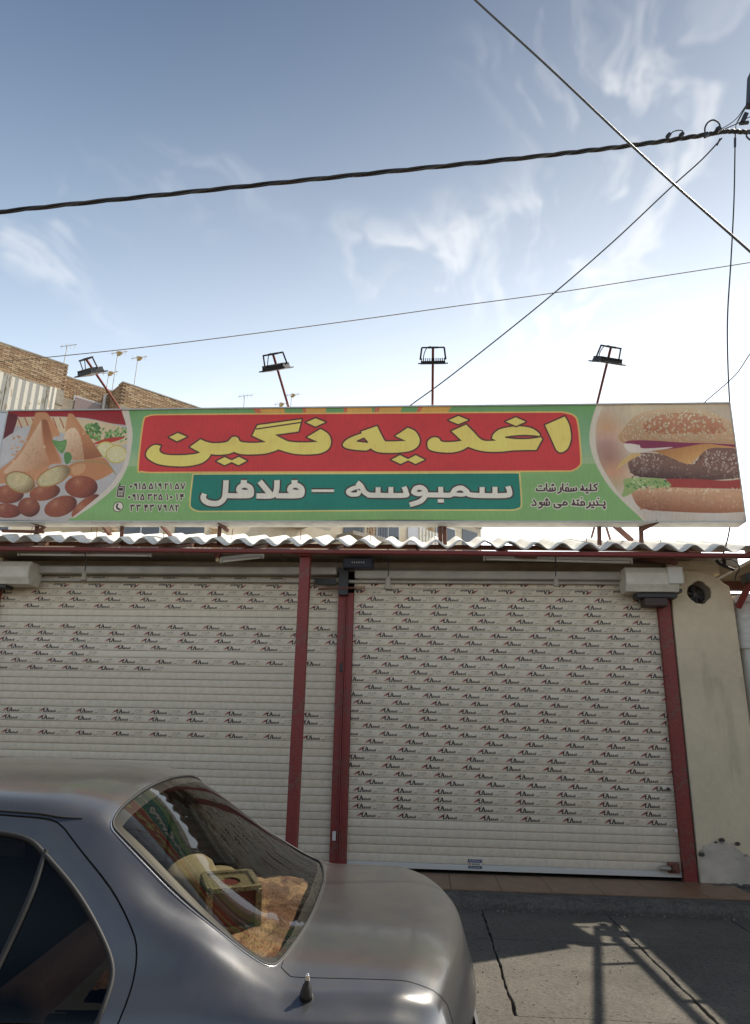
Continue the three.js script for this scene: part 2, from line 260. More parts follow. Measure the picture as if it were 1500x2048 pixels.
function slatGeo(x0, x1, h, off, whole) {   // a curved interlocking blade
  const prof = [[0, 0.0], [0.0015, 0.007], [0.006, 0.0088], [0.02, 0.0098], [0.042, 0.0104], [0.064, 0.0098], [0.075, 0.0086], [0.0795, 0.0065], [0.081, 0.0]], k = h / 0.085, pos = [], uv = [], idx = [];
  prof.push([0.0815, -0.004], [0.085, -0.004]);
  const NS = 26, ph = R(0, 90), wob = (x) => 0.0032 * (fbm(x * 1.7 + ph, 1, 3, 241) - 0.5), sag = (x) => 0.0026 * (fbm(x * 0.9 + ph, 5, 2, 242) - 0.5);
  prof.forEach(([y, z]) => Array.from({ length: NS + 1 }, (_, i) => mix(x0, x1, i / NS)).forEach((x) => { pos.push(x, y * k + sag(x), z + wob(x)); uv.push(whole ? (x - x0) / (2048 / 44 * 0.085) : (x - x0) / PER + off, y / 0.085); }));
  for (let i = 0; i < prof.length - 1; i++) for (let j = 0; j < NS; j++) { const a = (NS + 1) * i + j, b = a + NS + 1; idx.push(a, a + 1, b, b, a + 1, b + 1); }
  const g = new THREE.BufferGeometry(); g.setAttribute('position', new THREE.Float32BufferAttribute(pos, 3)); g.setAttribute('uv', new THREE.Float32BufferAttribute(uv, 2)); g.setIndex(idx);
  const q = g.toNonIndexed(); q.computeVertexNormals(); return toCreasedNormals(q, 0.7);
}
function shutter(label, x0, x1, top, bottom, kinds, z) {
  const t = thing('roller_shutter', label, 'shutter', [0, 0, 0], 0, 'roller shutters'), n = kinds.length, h = (top - bottom - 0.05) / n;
  kinds.forEach((k, i) => {
    const g = slatGeo(x0, x1, h, R(0, 1), k === 'a' || k === 'b'), m0 = { u: printUp, d: printDown, p: plainSlat, a: partA, b: partB }[k], v = Math.floor(R(0, 3)), m = (m0.variants ??= [0, 1, 2].map((q) => { const c = m0.clone(); c.color.setRGB(...[[1, 1, 1], [0.93, 0.925, 0.91], [0.965, 0.95, 0.92]][q]); return c; }))[v];
    g.translate(0, top - (i + 1) * h, z + R(-0.0015, 0.0015)); add('slat', g, m, t);
  });
  add('bottom_rail', box(x0, x1, bottom - 0.004, bottom + 0.05, z - 0.012, z + 0.02, 0.005), M.lightGrey, t);
  add('backing', box(x0, x1, bottom, top, z - 0.03, z - 0.012), M.cover, t);
  return t;
}
const rep = (s, n) => s.repeat(n);
const sr = shutter('white roller shutter printed all over with dark lettering beside the plaster wall', -0.80, 2.49, 3.205, 0.285, [...(rep('d', 2) + rep('u', 29) + rep('p', 5))], 0.0);
const sl = shutter('white roller shutter with wide unprinted bands behind the red awning post', -4.90, -0.97, 3.245, 0.275, [...(rep('d', 2) + 'uuu' + 'pp' + 'uuuu' + 'a' + 'u' + 'b' + rep('p', 5) + 'uu' + 'p' + 'u' + rep('p', 15))], 0.0);
{
  const c = document.createElement('canvas'); c.width = 128; c.height = 88; const x = c.getContext('2d');
  x.fillStyle = '#c9c4b6'; x.fillRect(0, 0, 128, 88); x.fillStyle = '#2b2f63'; x.fillRect(0, 0, 128, 30); x.fillStyle = '#24405e'; x.fillRect(0, 62, 128, 26); x.fillStyle = '#e8e4da'; for (let i = 0; i < 9; i++) x.fillRect(10 + i * 12, 11, 8, 7); for (let i = 0; i < 7; i++) x.fillRect(12 + i * 15, 72, 10, 5);
  x.fillStyle = '#2a2a20'; for (let i = 0; i < 6; i++) x.fillRect(34 + i * 13, 38, 8, 15); x.fillStyle = '#a5562c'; x.fillRect(6, 38, 20, 14);
  const t = new THREE.CanvasTexture(c); t.colorSpace = THREE.SRGBColorSpace; const p = atZ(950, 1728, 0.02);
  const g = new THREE.BoxGeometry(0.135, 0.082, 0.002); g.translate(p.x, p.y, 0.0215); add('sticker', g, new THREE.MeshStandardMaterial({ map: t, roughness: 0.4 }), sr);
}
// red guide rails: channel sections with a lip
function rail(x0, x1, y0, y1, parent, side) {
  const g = [box(x0, x1, y0, y1, -0.04, 0.055, 0.004), side ? box(side > 0 ? x0 - 0.0 : x1 - 0.012, side > 0 ? x0 + 0.012 : x1, y0, y1 - 0.02, 0.055, 0.075, 0.003) : box(x0 + 0.01, x0 + 0.02, y0, y1, 0.056, 0.062)];
  return add('guide_rail', g, M.red, parent);
}
rail(2.492, 2.625, 0.2, 3.06, sr, 1); rail(-0.878, -0.803, 0.2, 3.06, sr, 1); rail(-0.972, -0.884, 0.2, 3.14, sl, -1); rail(-5.03, -4.905, 0.2, 3.14, sl, -1);
for (const [px, py] of [[1332, 1352], [1337, 1578], [1352, 1662]]) { const p = atZ(px, py, 0.07), g = new THREE.CylinderGeometry(0.014, 0.016, 0.018, 10); g.rotateX(Math.PI / 2); g.translate(p.x, p.y, 0.064); add('bolt', g, py > 1600 ? M.lightGrey : M.blackMetal, sr); }
for (const [px, py] of [[683, 1335], [668, 1672]]) { const p = atZ(px, py, 0.07); add('latch', box(p.x - 0.018, p.x + 0.018, p.y - 0.045, p.y + 0.045, 0.056, 0.075, 0.006), py > 1500 ? M.lightGrey : M.blackMetal, sl); }
// rusty shutter lock at the foot of the right-hand rail
{
  const p = atZ(1338, 1737, 0.08), t = thing('shutter_lock', 'worn steel cylinder lock on the shutter foot beside the cracked plaster', 'lock', [p.x, p.y, 0.05]);
  const g = new THREE.CapsuleGeometry(0.024, 0.07, 4, 12); g.rotateZ(Math.PI / 2); g.translate(-0.035, 0, 0.03); add('barrel', g, mat(0.34, 0.31, 0.25, 0.5, { metalness: 0.5 }), t);
  const h = new THREE.TorusGeometry(0.027, 0.009, 8, 16); h.rotateY(Math.PI / 2); h.translate(0.035, 0, 0.03); const h2 = h.clone(); h2.translate(0.02, 0, 0); add('collar', [h, h2], M.rust, t);
  add('bracket', box(0.0, 0.11, -0.045, 0.05, -0.03, 0.012, 0.006), M.rust, t);
}

// ---------------------------------------------------------------- the corrugated awning
const awning = thing('awning', 'long corrugated white awning on a red pipe frame over the shutters', 'awning');
const AZ = 0.66;
const edgeL = atZ(0, 1077, AZ), edgeR = atZ(1400, 1096, AZ);
const edgeY = (x) => edgeL.y + (edgeR.y - edgeL.y) * (x - edgeL.x) / (edgeR.x - edgeL.x);
{
  const PITCH = 0.262, AMP = 0.035, TH = 0.0075, tilt = 17.2 * RAD, L = 1.25;
  function sheet(x0, waves, lift, broken) {
    const nx = waves * 14, nz = 7, pos = [], uv = [], idx = [], W = waves * PITCH;
    for (let s = 0; s < 2; s++) for (let j = 0; j <= nz; j++) for (let i = 0; i <= nx; i++) {
      const u = i / nx * W, ph = u / PITCH * 2 * Math.PI, x = x0 + u, b = broken ? broken(i / nx) : 0, d = b + (L - b) * j / nz + 0.006 * (fbm(u * 20, s, 2, 301) - 0.5);
      const n = AMP * Math.cos(ph), dn = -AMP * Math.sin(ph) * 2 * Math.PI / PITCH, q = 1 / Math.hypot(1, dn), yy = n + (s ? 0 : -TH / Math.max(0.6, q) * 1) + lift;
      pos.push(x, edgeY(x) + yy * Math.cos(tilt) + d * Math.sin(tilt), AZ + yy * Math.sin(tilt) - d * Math.cos(tilt)); uv.push(x, d);
    }
    const row = nx + 1, lay = row * (nz + 1), q = (a, b, c, d) => idx.push(a, b, c, b, d, c);
    for (let j = 0; j < nz; j++) for (let i = 0; i < nx; i++) { const a = j * row + i; q(a, a + row, a + 1, a + row + 1); q(lay + a, lay + a + 1, lay + a + row, lay + a + row + 1); }
    for (let i = 0; i < nx; i++) { q(i, i + 1, lay + i, lay + i + 1); const e = nz * row + i; q(e, lay + e, e + 1, lay + e + 1); }
    for (let j = 0; j < nz; j++) { const a = j * row; q(a, lay + a, a + row, lay + a + row); const e = a + nx; q(e, e + row, lay + e, lay + e + row); }
    const g = new THREE.BufferGeometry(); g.setAttribute('position', new THREE.Float32BufferAttribute(pos, 3)); g.setAttribute('uv', new THREE.Float32BufferAttribute(uv, 2)); g.setIndex(idx);
    return toCreasedNormals(g.toNonIndexed(), 0.8);
  }
  const jag = (a, b, dep) => (t) => (t > a && t < b ? dep * (0.6 + 0.8 * fbm(t * 17, 1, 3, 311)) * sstep(a, a + 0.04, t) * sstep(b, b - 0.04, t) : 0.012 * fbm(t * 30, 3, 2, 312));
  let k = 0; for (let x = -6.97; x < 2.9; x += PITCH * 3, k++) add('corrugated_sheet', sheet(x, 3.5, k % 2 ? 0.009 : 0, k === 10 ? jag(0.25, 0.9, 0.05) : k === 4 ? jag(0.1, 0.6, 0.09) : k === 14 ? jag(0.3, 0.55, 0.05) : k === 9 ? jag(0.7, 0.98, 0.12) : jag(2, 3, 0)), M.asbestos, awning);
  // roofing nails through the crests
  for (let x = -6.9; x < 3.3; x += PITCH * 3) { const d = 0.45; const a = V(x, edgeY(x) + d * Math.sin(tilt) + 0.0, AZ - d * Math.cos(tilt)); add('roof_nail', rod(a, a.clone().add(V(R(-0.01, 0.01), 0.13, 0)), 0.004), M.rust, awning); }
  const bl = atZ(0, 1098, AZ - 0.06), br = atZ(1500, 1112, AZ - 0.06), by = (x) => bl.y + (br.y - bl.y) * (x - bl.x) / (br.x - bl.x);
  add('front_beam', [bar(V(-7.4, by(-7.4), AZ - 0.06), V(3.5, by(3.5), AZ - 0.06), 0.045, 0.05), rod(V(-7.4, by(-7.4) - 0.012, AZ - 0.025), V(3.5, by(3.5) - 0.012, AZ - 0.025), 0.012)], M.red, awning);
  for (let x = -6.6; x < 3.4; x += 0.93) { const a = V(x, by(x) + 0.03, AZ - 0.1), e = V(x, by(x) + 0.37, AZ - 1.25); add('rafter', bar(a, e, 0.03, 0.04), M.rust, awning); }
  add('rear_purlin', bar(V(-7.4, by(-7.4) + 0.36, AZ - 1.22), V(3.5, by(3.5) + 0.36, AZ - 1.22), 0.05), M.rust, awning);
  const pt = atZ(612, 1108, 0.46), pb = atZ(597, 1690, 0.46);
  add('post', box(pt.x - 0.055, pt.x + 0.055, 0.2, by(pt.x) - 0.02, 0.40, 0.52, 0.006), M.red, awning);
  add('post_cap', box(pt.x - 0.07, pt.x + 0.07, by(pt.x) - 0.035, by(pt.x) - 0.021, 0.38, 0.60), M.red, awning);
  // stubs of pipe that carry the frame back to the wall
  for (const [a, e, r] of [[[1072, 1112], [1000, 1108], 0.03], [[1352, 1124], [1285, 1117], 0.035], [[142, 1103], [235, 1098], 0.022], [[428, 1105], [500, 1100], 0.02]]) { const p = atZ(...a, 0.42), q = atZ(...e, 0.10); add('pipe_stub', rod(p, q, r), M.rust, awning); }
  add('steel_bracket', [box(-0.97, -0.86, 3.02, 3.32, 0.06, 0.13, 0.006)], M.blackMetal, awning);
  for (let i = 0; i < 7; i++) add('soffit_board', box(-5.0 + i * 1.13, -5.0 + i * 1.13 + 1.12, 3.455, 3.468, -0.3, 0.35), M.slab, awning);
}

// ---------------------------------------------------------------- the shop sign
const SZ = 0.60;
const sTL = atZ(18, 820, SZ), sTR = atZ(1456, 808, SZ), sBL = atZ(-25, 1042, SZ), sBR = atZ(1494, 1041, SZ);
const SX0 = (sTL.x + sBL.x) / 2, SX1 = (sTR.x + sBR.x) / 2, SY0 = (sBL.y + sBR.y) / 2, SY1 = (sTL.y + sTR.y) / 2;
const sign = thing('shop_sign', 'long green lightbox sign with yellow lettering on red and printed food pictures', 'sign');
{
  const CW = 2048, CH = Math.round(2048 * (SY1 - SY0) / (SX1 - SX0)), c = document.createElement('canvas'); c.width = CW; c.height = CH; const x = c.getContext('2d');
  const S = (px, py) => { const p = atZ(px, py, SZ); return [(p.x - SX0) / (SX1 - SX0) * CW, (SY1 - p.y) / (SY1 - SY0) * CH]; };
  const Z = (r, w, h) => (q) => S(r[0] + q[0] * (r[2] - r[0]) / w, r[1] + q[1] * (r[3] - r[1]) / h);
  const K = CW / 1490;
  const z1 = Z([270, 800, 690, 960], 1500, 571), z2 = Z([670, 800, 1190, 960], 1500, 462), z3 = Z([370, 930, 720, 1050], 1500, 514), z4 = Z([690, 930, 1060, 1050], 1500, 486), z5 = Z([210, 940, 400, 1040], 1500, 789), z6 = Z([1040, 950, 1240, 1030], 1500, 600), z7 = Z([0, 800, 280, 1060], 1500, 1393), z8 = Z([1160, 790, 1500, 1070], 1500, 1235);
  const P = (f, pts, close = true) => {   // smooth path; a third entry marks a corner
    const n = pts.length, q = pts.map((p) => f(p)), at = (i) => (close ? q[(i + n) % n] : q[clamp(i, 0, n - 1)]);
    x.beginPath(); x.moveTo(...q[0]);
    for (let i = 0; i < (close ? n : n - 1); i++) {
      const a = at(i), b = at(i + 1), sa = pts[i][2], sb = pts[(i + 1) % n][2], p0 = at(i - 1), p3 = at(i + 2);
      const m1 = sa ? [0, 0] : [(b[0] - p0[0]) / 6, (b[1] - p0[1]) / 6], m2 = sb ? [0, 0] : [(p3[0] - a[0]) / 6, (p3[1] - a[1]) / 6];
      x.bezierCurveTo(a[0] + m1[0], a[1] + m1[1], b[0] - m2[0], b[1] - m2[1], b[0], b[1]);
    }
    if (close) x.closePath();
  };
  const poly = (f, pts) => { x.beginPath(); pts.forEach((p, i) => (i ? x.lineTo(...f(p)) : x.moveTo(...f(p)))); x.closePath(); };
  x.lineJoin = x.lineCap = 'round';
  // green ground of the print
  x.fillStyle = '#7fb068'; x.fillRect(0, 0, CW, CH);
  { const g = x.createLinearGradient(0, 0, 0, CH * 0.62); g.addColorStop(0, '#6aa05e'); g.addColorStop(0.55, '#7fae80'); g.addColorStop(1, '#b3c48d'); x.fillStyle = g; x.fillRect(0, 0, CW, S(0, 940)[1]); x.fillStyle = '#7eb066'; x.fillRect(0, S(700, 930)[1], CW, CH); }
  // rays along the top
  for (const [a, b, e, f2, col] of [[495, 517, 512, 524, '#d4674a'], [512, 566, 524, 570, '#e0a64e'], [604, 611, 606, 612, '#d4674a'], [611, 652, 612, 652, '#e0a64e'], [686, 694, 688, 694, '#d4674a'], [694, 744, 694, 744, '#e0a64e'], [752, 762, 748, 757, '#d4674a'], [762, 808, 757, 800, '#e0a64e'], [840, 848, 832, 840, '#d4674a'], [848, 908, 840, 895, '#e0a64e']]) { x.fillStyle = col; poly((q) => S(...q), [[a, 805], [b, 805], [f2, 826], [e, 826]]); x.fill(); }
  // panels
  const rr = (pts, fill, edge, w) => { P((q) => S(...q), pts); x.fillStyle = fill; x.fill(); x.lineWidth = w * K; x.strokeStyle = edge; x.stroke(); };
  rr([[276, 935], [286, 846], [296, 832, 0], [316, 829, 1], [750, 826, 1], [1122, 824, 1], [1146, 830], [1156, 848], [1162, 918], [1157, 934], [1142, 942, 1], [750, 944, 1], [300, 945, 1], [283, 943]], '#d2302f', '#eabb60', 3.4);
  rr([[386, 948, 1], [1039, 945, 1], [1043, 1006, 0], [1037, 1017], [1022, 1020, 1], [700, 1022, 1], [398, 1022, 1], [383, 1016], [380, 1002]], '#157463', '#e2cc74', 3.2);
  // big lettering
  const ink = '#46261c', yel = '#f6dc68';
  const letter = (f, pts) => { P(f, pts); x.lineWidth = 6.2 * K; x.strokeStyle = ink; x.stroke(); x.fillStyle = yel; x.fill(); };
  letter(z1, [[155, 320], [185, 326, 1], [174, 355], [192, 380], [250, 393], [350, 393], [430, 385], [465, 375, 1], [392, 335, 1], [468, 280, 1], [510, 298], [560, 308], [640, 303], [670, 290], [690, 268], [712, 262], [735, 270], [750, 295], [790, 304], [860, 306], [935, 300, 1], [838, 255, 1], [875, 180, 1], [1190, 138, 1], [1168, 225, 1], [1000, 248, 1], [1060, 280], [1110, 298], [1200, 303], [1305, 298, 1], [1228, 265, 1], [1325, 207, 1], [1378, 240], [1400, 290], [1385, 345], [1330, 378], [1250, 388], [1150, 385], [1080, 370], [1025, 352, 1], [980, 370], [920, 384], [820, 389], [750, 385], [708, 370, 1], [670, 384], [600, 391], [542, 386, 1], [520, 420], [470, 452], [380, 471], [270, 472], [170, 458], [110, 430], [80, 400], [85, 365], [110, 335], [135, 322]]);
  x.beginPath(); x.moveTo(...z1([868, 207])); x.lineTo(...z1([1182, 161])); x.lineWidth = 3 * K; x.strokeStyle = ink; x.stroke();
  const D = (f, pts) => letter(f, pts.map((p) => [...p, 1]));
  D(z1, [[243, 265], [305, 235], [370, 262], [300, 295]]); D(z1, [[1222, 160], [1290, 130], [1360, 158], [1290, 190]]); D(z1, [[582, 437], [640, 408], [690, 430], [742, 406], [800, 434], [740, 466], [690, 443], [640, 466]]);
  letter(z2, [[1212, 145, 1], [1325, 95, 1], [1350, 140], [1361, 200], [1358, 240], [1340, 282], [1305, 302], [1280, 290], [1260, 250], [1235, 195]]);
  letter(z2, [[535, 270], [535, 240], [555, 220], [580, 215], [600, 222], [612, 238], [640, 243], [690, 241], [732, 235, 1], [672, 180, 1], [757, 142, 1], [800, 185], [835, 222], [870, 236], [930, 234, 1], [906, 222, 1], [916, 195], [950, 170], [1010, 156], [1080, 153], [1140, 165], [1180, 195, 1], [1183, 212, 1], [1196, 225, 1], [1162, 288, 1], [1040, 290], [960, 298], [880, 298], [820, 288], [768, 270, 1], [730, 290], [680, 302], [620, 302], [570, 295], [545, 285]]);
  P(z2, [[985, 215, 1], [1050, 207], [1120, 206], [1180, 212, 1], [1120, 221], [1050, 222]]); x.fillStyle = '#b43a38'; x.fill(); x.lineWidth = 3 * K; x.strokeStyle = ink; x.stroke();
  D(z2, [[655, 117], [712, 92], [770, 116], [710, 140]]); D(z2, [[985, 125], [1042, 100], [1100, 125], [1045, 150]]);
  letter(z2, [[45, 258], [60, 235], [100, 212], [155, 192, 1], [150, 182, 1], [243, 150, 1], [262, 190], [285, 232], [305, 239], [410, 236, 1], [348, 208, 1], [420, 160, 1], [462, 180], [485, 215], [488, 245], [470, 275], [430, 295], [370, 303], [300, 305], [240, 298], [205, 278, 1], [185, 290], [150, 290], [100, 285], [60, 275]]);
  poly(z2, [[130, 237], [166, 221], [187, 243]]); x.fillStyle = '#b43a38'; x.fill(); x.lineWidth = 3 * K; x.strokeStyle = ink; x.stroke();
  D(z2, [[325, 344], [375, 318], [422, 341], [465, 318], [518, 344], [465, 369], [422, 348], [378, 369]]);
  // second line: white strokes with a dark outline
  const strokes = (f, list, w, fillC, edgeC, e) => { for (const pass of [0, 1]) for (const [pts, ww] of list) { P(f, pts, false); x.lineWidth = (ww ?? w) + (pass ? 0 : e); x.strokeStyle = pass ? fillC : edgeC; x.stroke(); } };
  x.lineCap = 'butt'; x.lineJoin = 'miter';
  strokes(z3, [[[[352, 130], [347, 220], [335, 285], [290, 325], [225, 328], [172, 308], [155, 275], [168, 246]]], [[[340, 262], [540, 262], [568, 238], [560, 196], [515, 172], [470, 188], [462, 218], [500, 234], [560, 232]], 11 * K], [[[478, 143, 1], [530, 143, 1]], 7.5 * K], [[[640, 140, 1], [738, 258, 1]]], [[[788, 130, 1], [782, 220], [745, 262], [612, 264]]], [[[780, 262, 1], [970, 262], [1003, 238], [995, 196], [950, 172], [908, 188], [900, 218], [940, 234], [995, 232]], 11 * K], [[[913, 143, 1], [965, 143, 1]], 7.5 * K], [[[1085, 220, 1], [1278, 220, 1]], 5.5 * K]], 11.5 * K, '#efe9dc', '#3b2c26', 6 * K);
  strokes(z4, [[[[98, 142, 1], [130, 170], [160, 220], [205, 243], [300, 245]]], [[[120, 175], [60, 190], [25, 215], [50, 238], [105, 235], [118, 205]], 9 * K], [[[180, 244, 1], [470, 246], [495, 225], [478, 176]]], [[[268, 244, 1], [268, 180, 1]], 10 * K], [[[372, 244, 1], [372, 178, 1]], 10 * K], [[[560, 215], [575, 188], [615, 182], [648, 205], [650, 250], [610, 295], [525, 324]]], [[[650, 220], [600, 236], [555, 220], [570, 190]], 9 * K], [[[650, 242, 1], [800, 244, 1], [862, 240], [895, 198], [945, 186], [985, 212], [1030, 243], [1300, 246], [1335, 220], [1320, 172]]], [[[776, 244, 1], [776, 177, 1]], 10 * K], [[[752, 291, 1], [802, 291, 1]], 7.5 * K], [[[880, 236], [960, 240], [990, 215]], 8 * K], [[[1112, 244, 1], [1112, 178, 1]], 10 * K], [[[1216, 244, 1], [1216, 176, 1]], 10 * K]], 10.5 * K, '#efe9dc', '#3b2c26', 6 * K);
  // telephone numbers
  x.lineCap = 'round'; x.lineJoin = 'round';
  const dig = { 0: [[[-12, 5], [0, -8], [12, 5], [0, 17], [-12, 5]]], 1: [[[-4, -46], [4, -10], [4, 46]]], 9: [[[18, -25], [-2, -40], [-18, -25], [-2, -8], [18, -22], [14, -40], [18, 0], [20, 46]]], 5: [[[2, -44], [-26, 20], [-22, 42], [0, 30], [22, 42], [26, 20], [2, -44]]], 7: [[[-28, -42], [-2, 42], [0, 42], [28, -42]]], 8: [[[-28, 42], [-2, -42], [0, -42], [28, 42]]], 2: [[[-12, 46], [-14, 0], [-22, -42], [-8, -22], [12, -24], [22, -44]]], 3: [[[-20, 46], [-20, 0], [-30, -42], [-18, -24], [-4, -26], [0, -42], [4, -26], [18, -26], [26, -44]]], 4: [[[-12, 46], [-14, 0], [-24, -42]], [[-18, -8], [22, -10]], [[22, -36], [2, -42], [-4, -26], [22, -12]]] };
  const numbers = [[255, [[0, 410], [9, 480], [1, 545], [5, 615], [5, 725], [1, 800], [9, 865], [2, 970], [1, 1040], [5, 1135], [7, 1230]]], [425, [[0, 383], [9, 455], [1, 520], [5, 590], [3, 712], [2, 798], [5, 875], [1, 980], [0, 1045], [1, 1135], [4, 1215]]], [592, [[3, 437], [3, 533], [4, 650], [3, 745], [7, 865], [9, 945], [8, 1050], [2, 1140]]]];
  for (const pass of [0, 1]) for (const [y0, row] of numbers) for (const [d, x0] of row) for (const s of dig[d]) { P(z5, s.map((p) => [x0 + p[0], y0 + p[1], 1]), false); x.lineWidth = (pass ? 2.3 : 5.2) * K; x.strokeStyle = pass ? '#33201a' : '#e6dfcf'; x.stroke(); }
  // handset and telephone marks
  P(z5, [[190, 415, 1], [210, 262, 1], [305, 262, 1], [292, 425, 1]]); x.lineWidth = 5 * K; x.strokeStyle = '#e6dfcf'; x.stroke(); x.fillStyle = '#cfc9ba'; x.fill(); x.lineWidth = 2.2 * K; x.strokeStyle = '#33201a'; x.stroke();
  x.beginPath(); x.moveTo(...z5([230, 258])); x.lineTo(...z5([236, 222])); x.stroke(); x.fillStyle = '#33201a'; poly(z5, [[222, 282], [285, 282], [280, 325], [218, 325]]); x.fill(); for (let i = 0; i < 9; i++) { const q = z5([222 + (i % 3) * 26, 352 + Math.floor(i / 3) * 24]); x.fillRect(q[0] - K, q[1] - K, 2 * K, 2 * K); }
  { const q = z5([210, 580]); x.beginPath(); x.arc(q[0], q[1], 10 * K, 0, 7); x.fillStyle = '#e6dfcf'; x.fill(); x.lineWidth = 1.2 * K; x.stroke(); P(z5, [[200, 540, 1], [185, 575], [205, 610], [235, 618, 1]], false); x.lineWidth = 3.4 * K; x.stroke(); }
  // two lines at the right
  const small = [[[[250, 205], [255, 232], [330, 232], [370, 228], [366, 195]]], [[[285, 165], [300, 165]]], [[[315, 165], [325, 165]]], [[[398, 130], [410, 232], [520, 232], [525, 190]]], [[[450, 232], [450, 198]]], [[[485, 232], [485, 196]]], [[[478, 155], [505, 155]]], [[[490, 138], [494, 138]]], [[[610, 190], [612, 245], [570, 272]]], [[[645, 130], [655, 232], [835, 232], [840, 190]]], [[[690, 232], [690, 195], [725, 195], [725, 232]]], [[[708, 138], [714, 138]]], [[[765, 232], [768, 200]]], [[[802, 232], [804, 198]]], [[[935, 160], [960, 225], [1000, 232], [1120, 230]]], [[[935, 200], [908, 222], [945, 228]]], [[[1000, 232], [1000, 198]]], [[[995, 268], [1022, 268]]], [[[1058, 135], [1060, 230]]], [[[1160, 135], [1110, 160], [1150, 200], [1140, 230]]],
    [[[205, 375], [240, 425], [225, 452], [180, 450]]], [[[330, 410], [300, 410], [300, 435], [330, 435], [325, 475], [280, 492]]], [[[330, 442], [430, 450], [438, 400]]], [[[365, 446], [365, 408]]], [[[400, 446], [400, 405]]], [[[385, 375], [418, 375]]], [[[400, 355], [404, 355]]], [[[515, 440], [520, 480], [580, 488], [612, 460], [570, 440], [640, 446], [665, 400], [705, 425], [690, 446], [640, 446]]], [[[800, 375], [830, 440], [960, 448], [955, 405], [920, 405], [925, 445]]], [[[810, 420], [780, 440], [820, 445]]], [[[855, 378], [882, 378]]], [[[922, 345], [928, 345]]], [[[868, 446], [868, 412]]], [[[1050, 410], [1045, 460], [1000, 492]]], [[[1045, 448], [1110, 448], [1105, 405]]], [[[1075, 485], [1105, 485]]], [[[1150, 390], [1170, 445], [1130, 450]]], [[[1172, 350], [1178, 350]]], [[[1170, 448], [1270, 448], [1265, 400]]], [[[1250, 480], [1280, 480]]], [[[1264, 498], [1268, 498]]]];
  for (const pass of [0, 1]) for (const [pts] of small) { P(z6, pts, false); x.lineWidth = (pass ? 3.1 : 6.6) * K; x.strokeStyle = pass ? '#3a2420' : '#e9e2d2'; x.stroke(); }

  // ---- the printed picture at the left end: pastries, falafel, herbs, lemon
  const arcL = [[1290, 90], [1350, 270], [1366, 450], [1340, 620], [1290, 760], [1200, 890], [1080, 1010], [950, 1120], [800, 1240], [700, 1300], [-400, 1300], [-400, 90]];
  P(z7, [[1372, 90, 1], [1415, 300], [1415, 450], [1375, 680], [1290, 860], [1180, 985], [1000, 1130], [800, 1262, 1], [-500, 1300, 1], [-500, 60, 1]]); x.fillStyle = '#d8cdbf'; x.fill();
  x.save(); P(z7, arcL.map((p, i) => [p[0], p[1], i === 0 || i > 8 ? 1 : 0])); x.clip();
  const print3d = (cx, cy, r, inner, outer) => { const g = x.createRadialGradient(cx, cy, 0, cx, cy, r); g.addColorStop(0, inner); g.addColorStop(0.45, 'rgba(120,60,30,0.05)'); g.addColorStop(1, outer); x.fillStyle = g; x.fillRect(cx - 2 * r, cy - 2 * r, 4 * r, 4 * r); };   // the photograph printed on the vinyl
  const fold = (f, a, b, pts, c0, c1) => { const p = f(a), q = f(b), g = x.createLinearGradient(...p, ...q); g.addColorStop(0, c0); g.addColorStop(1, c1); P(f, pts); x.fillStyle = g; x.fill(); };
  const fill = (f, pts, col) => { P(f, pts); x.fillStyle = col; x.fill(); };
  const blobs = (f, n, gen, cols) => { for (let i = 0; i < n; i++) { const [a, b, r, e] = gen(i), q = f([a, b]); x.beginPath(); x.ellipse(q[0], q[1], r * K, r * K * (e ?? 1), R(0, 3), 0, 7); x.fillStyle = cols[Math.floor(R(0, cols.length))]; x.fill(); } };
  poly(z7, [[-400, 60], [1500, 60], [1500, 1300], [-400, 1300]]); x.fillStyle = '#b9b4b6'; x.fill();
  fill(z7, [[60, 120, 1], [1350, 100, 1], [1380, 270, 1], [1200, 250], [900, 190], [500, 175], [200, 180]], '#96201f'); fill(z7, [[150, 190], [600, 180], [900, 200], [1250, 270], [1380, 330, 1], [1380, 480, 1], [1000, 470], [600, 330], [300, 290], [130, 260]], '#d9c09a');
  for (let i = 0; i < 7; i++) { x.beginPath(); x.moveTo(...z7([190 + i * 75, 190])); x.lineTo(...z7([235 + i * 75, 300])); x.lineWidth = 2 * K; x.strokeStyle = '#a9483a'; x.stroke(); }
  fill(z7, [[-50, 150], [100, 140], [185, 170], [150, 320], [80, 460], [-60, 480]], '#5a1716'); fill(z7, [[-20, 470], [180, 330], [330, 290], [200, 560], [0, 700], [-200, 720]], '#c3c1c6');
  blobs(z7, 60, () => [R(920, 1060), R(260, 420), R(2, 6), 0.6], ['#4d7a38', '#6d9a4d', '#3b6a30', '#86ad62']); blobs(z7, 70, () => [R(1020, 1360), R(300, 440), R(2, 6), 0.5], ['#4d7a38', '#6d9a4d', '#3d6a34', '#8db56a']);
  fill(z7, [[1000, 470], [1150, 410], [1330, 400], [1200, 450]], '#b53023');
  for (const [cx, cy, rx, ry] of [[1130, 530, 21, 18], [1245, 580, 23, 20]]) { const q = z7([cx, cy]); x.beginPath(); x.ellipse(q[0], q[1], rx * K, ry * K, 0.3, 0, 7); x.fillStyle = '#c9b552'; x.fill(); x.beginPath(); x.ellipse(q[0], q[1], (rx - 2.5) * K, (ry - 2.5) * K, 0.3, 0, 7); x.fillStyle = '#dcd29c'; x.fill(); for (let a = 0; a < 9; a++) { x.beginPath(); x.moveTo(...q); x.lineTo(q[0] + rx * 0.8 * K * Math.cos(a * 0.7), q[1] + ry * 0.8 * K * Math.sin(a * 0.7)); x.lineWidth = 0.7 * K; x.strokeStyle = '#efe8c4'; x.stroke(); } }
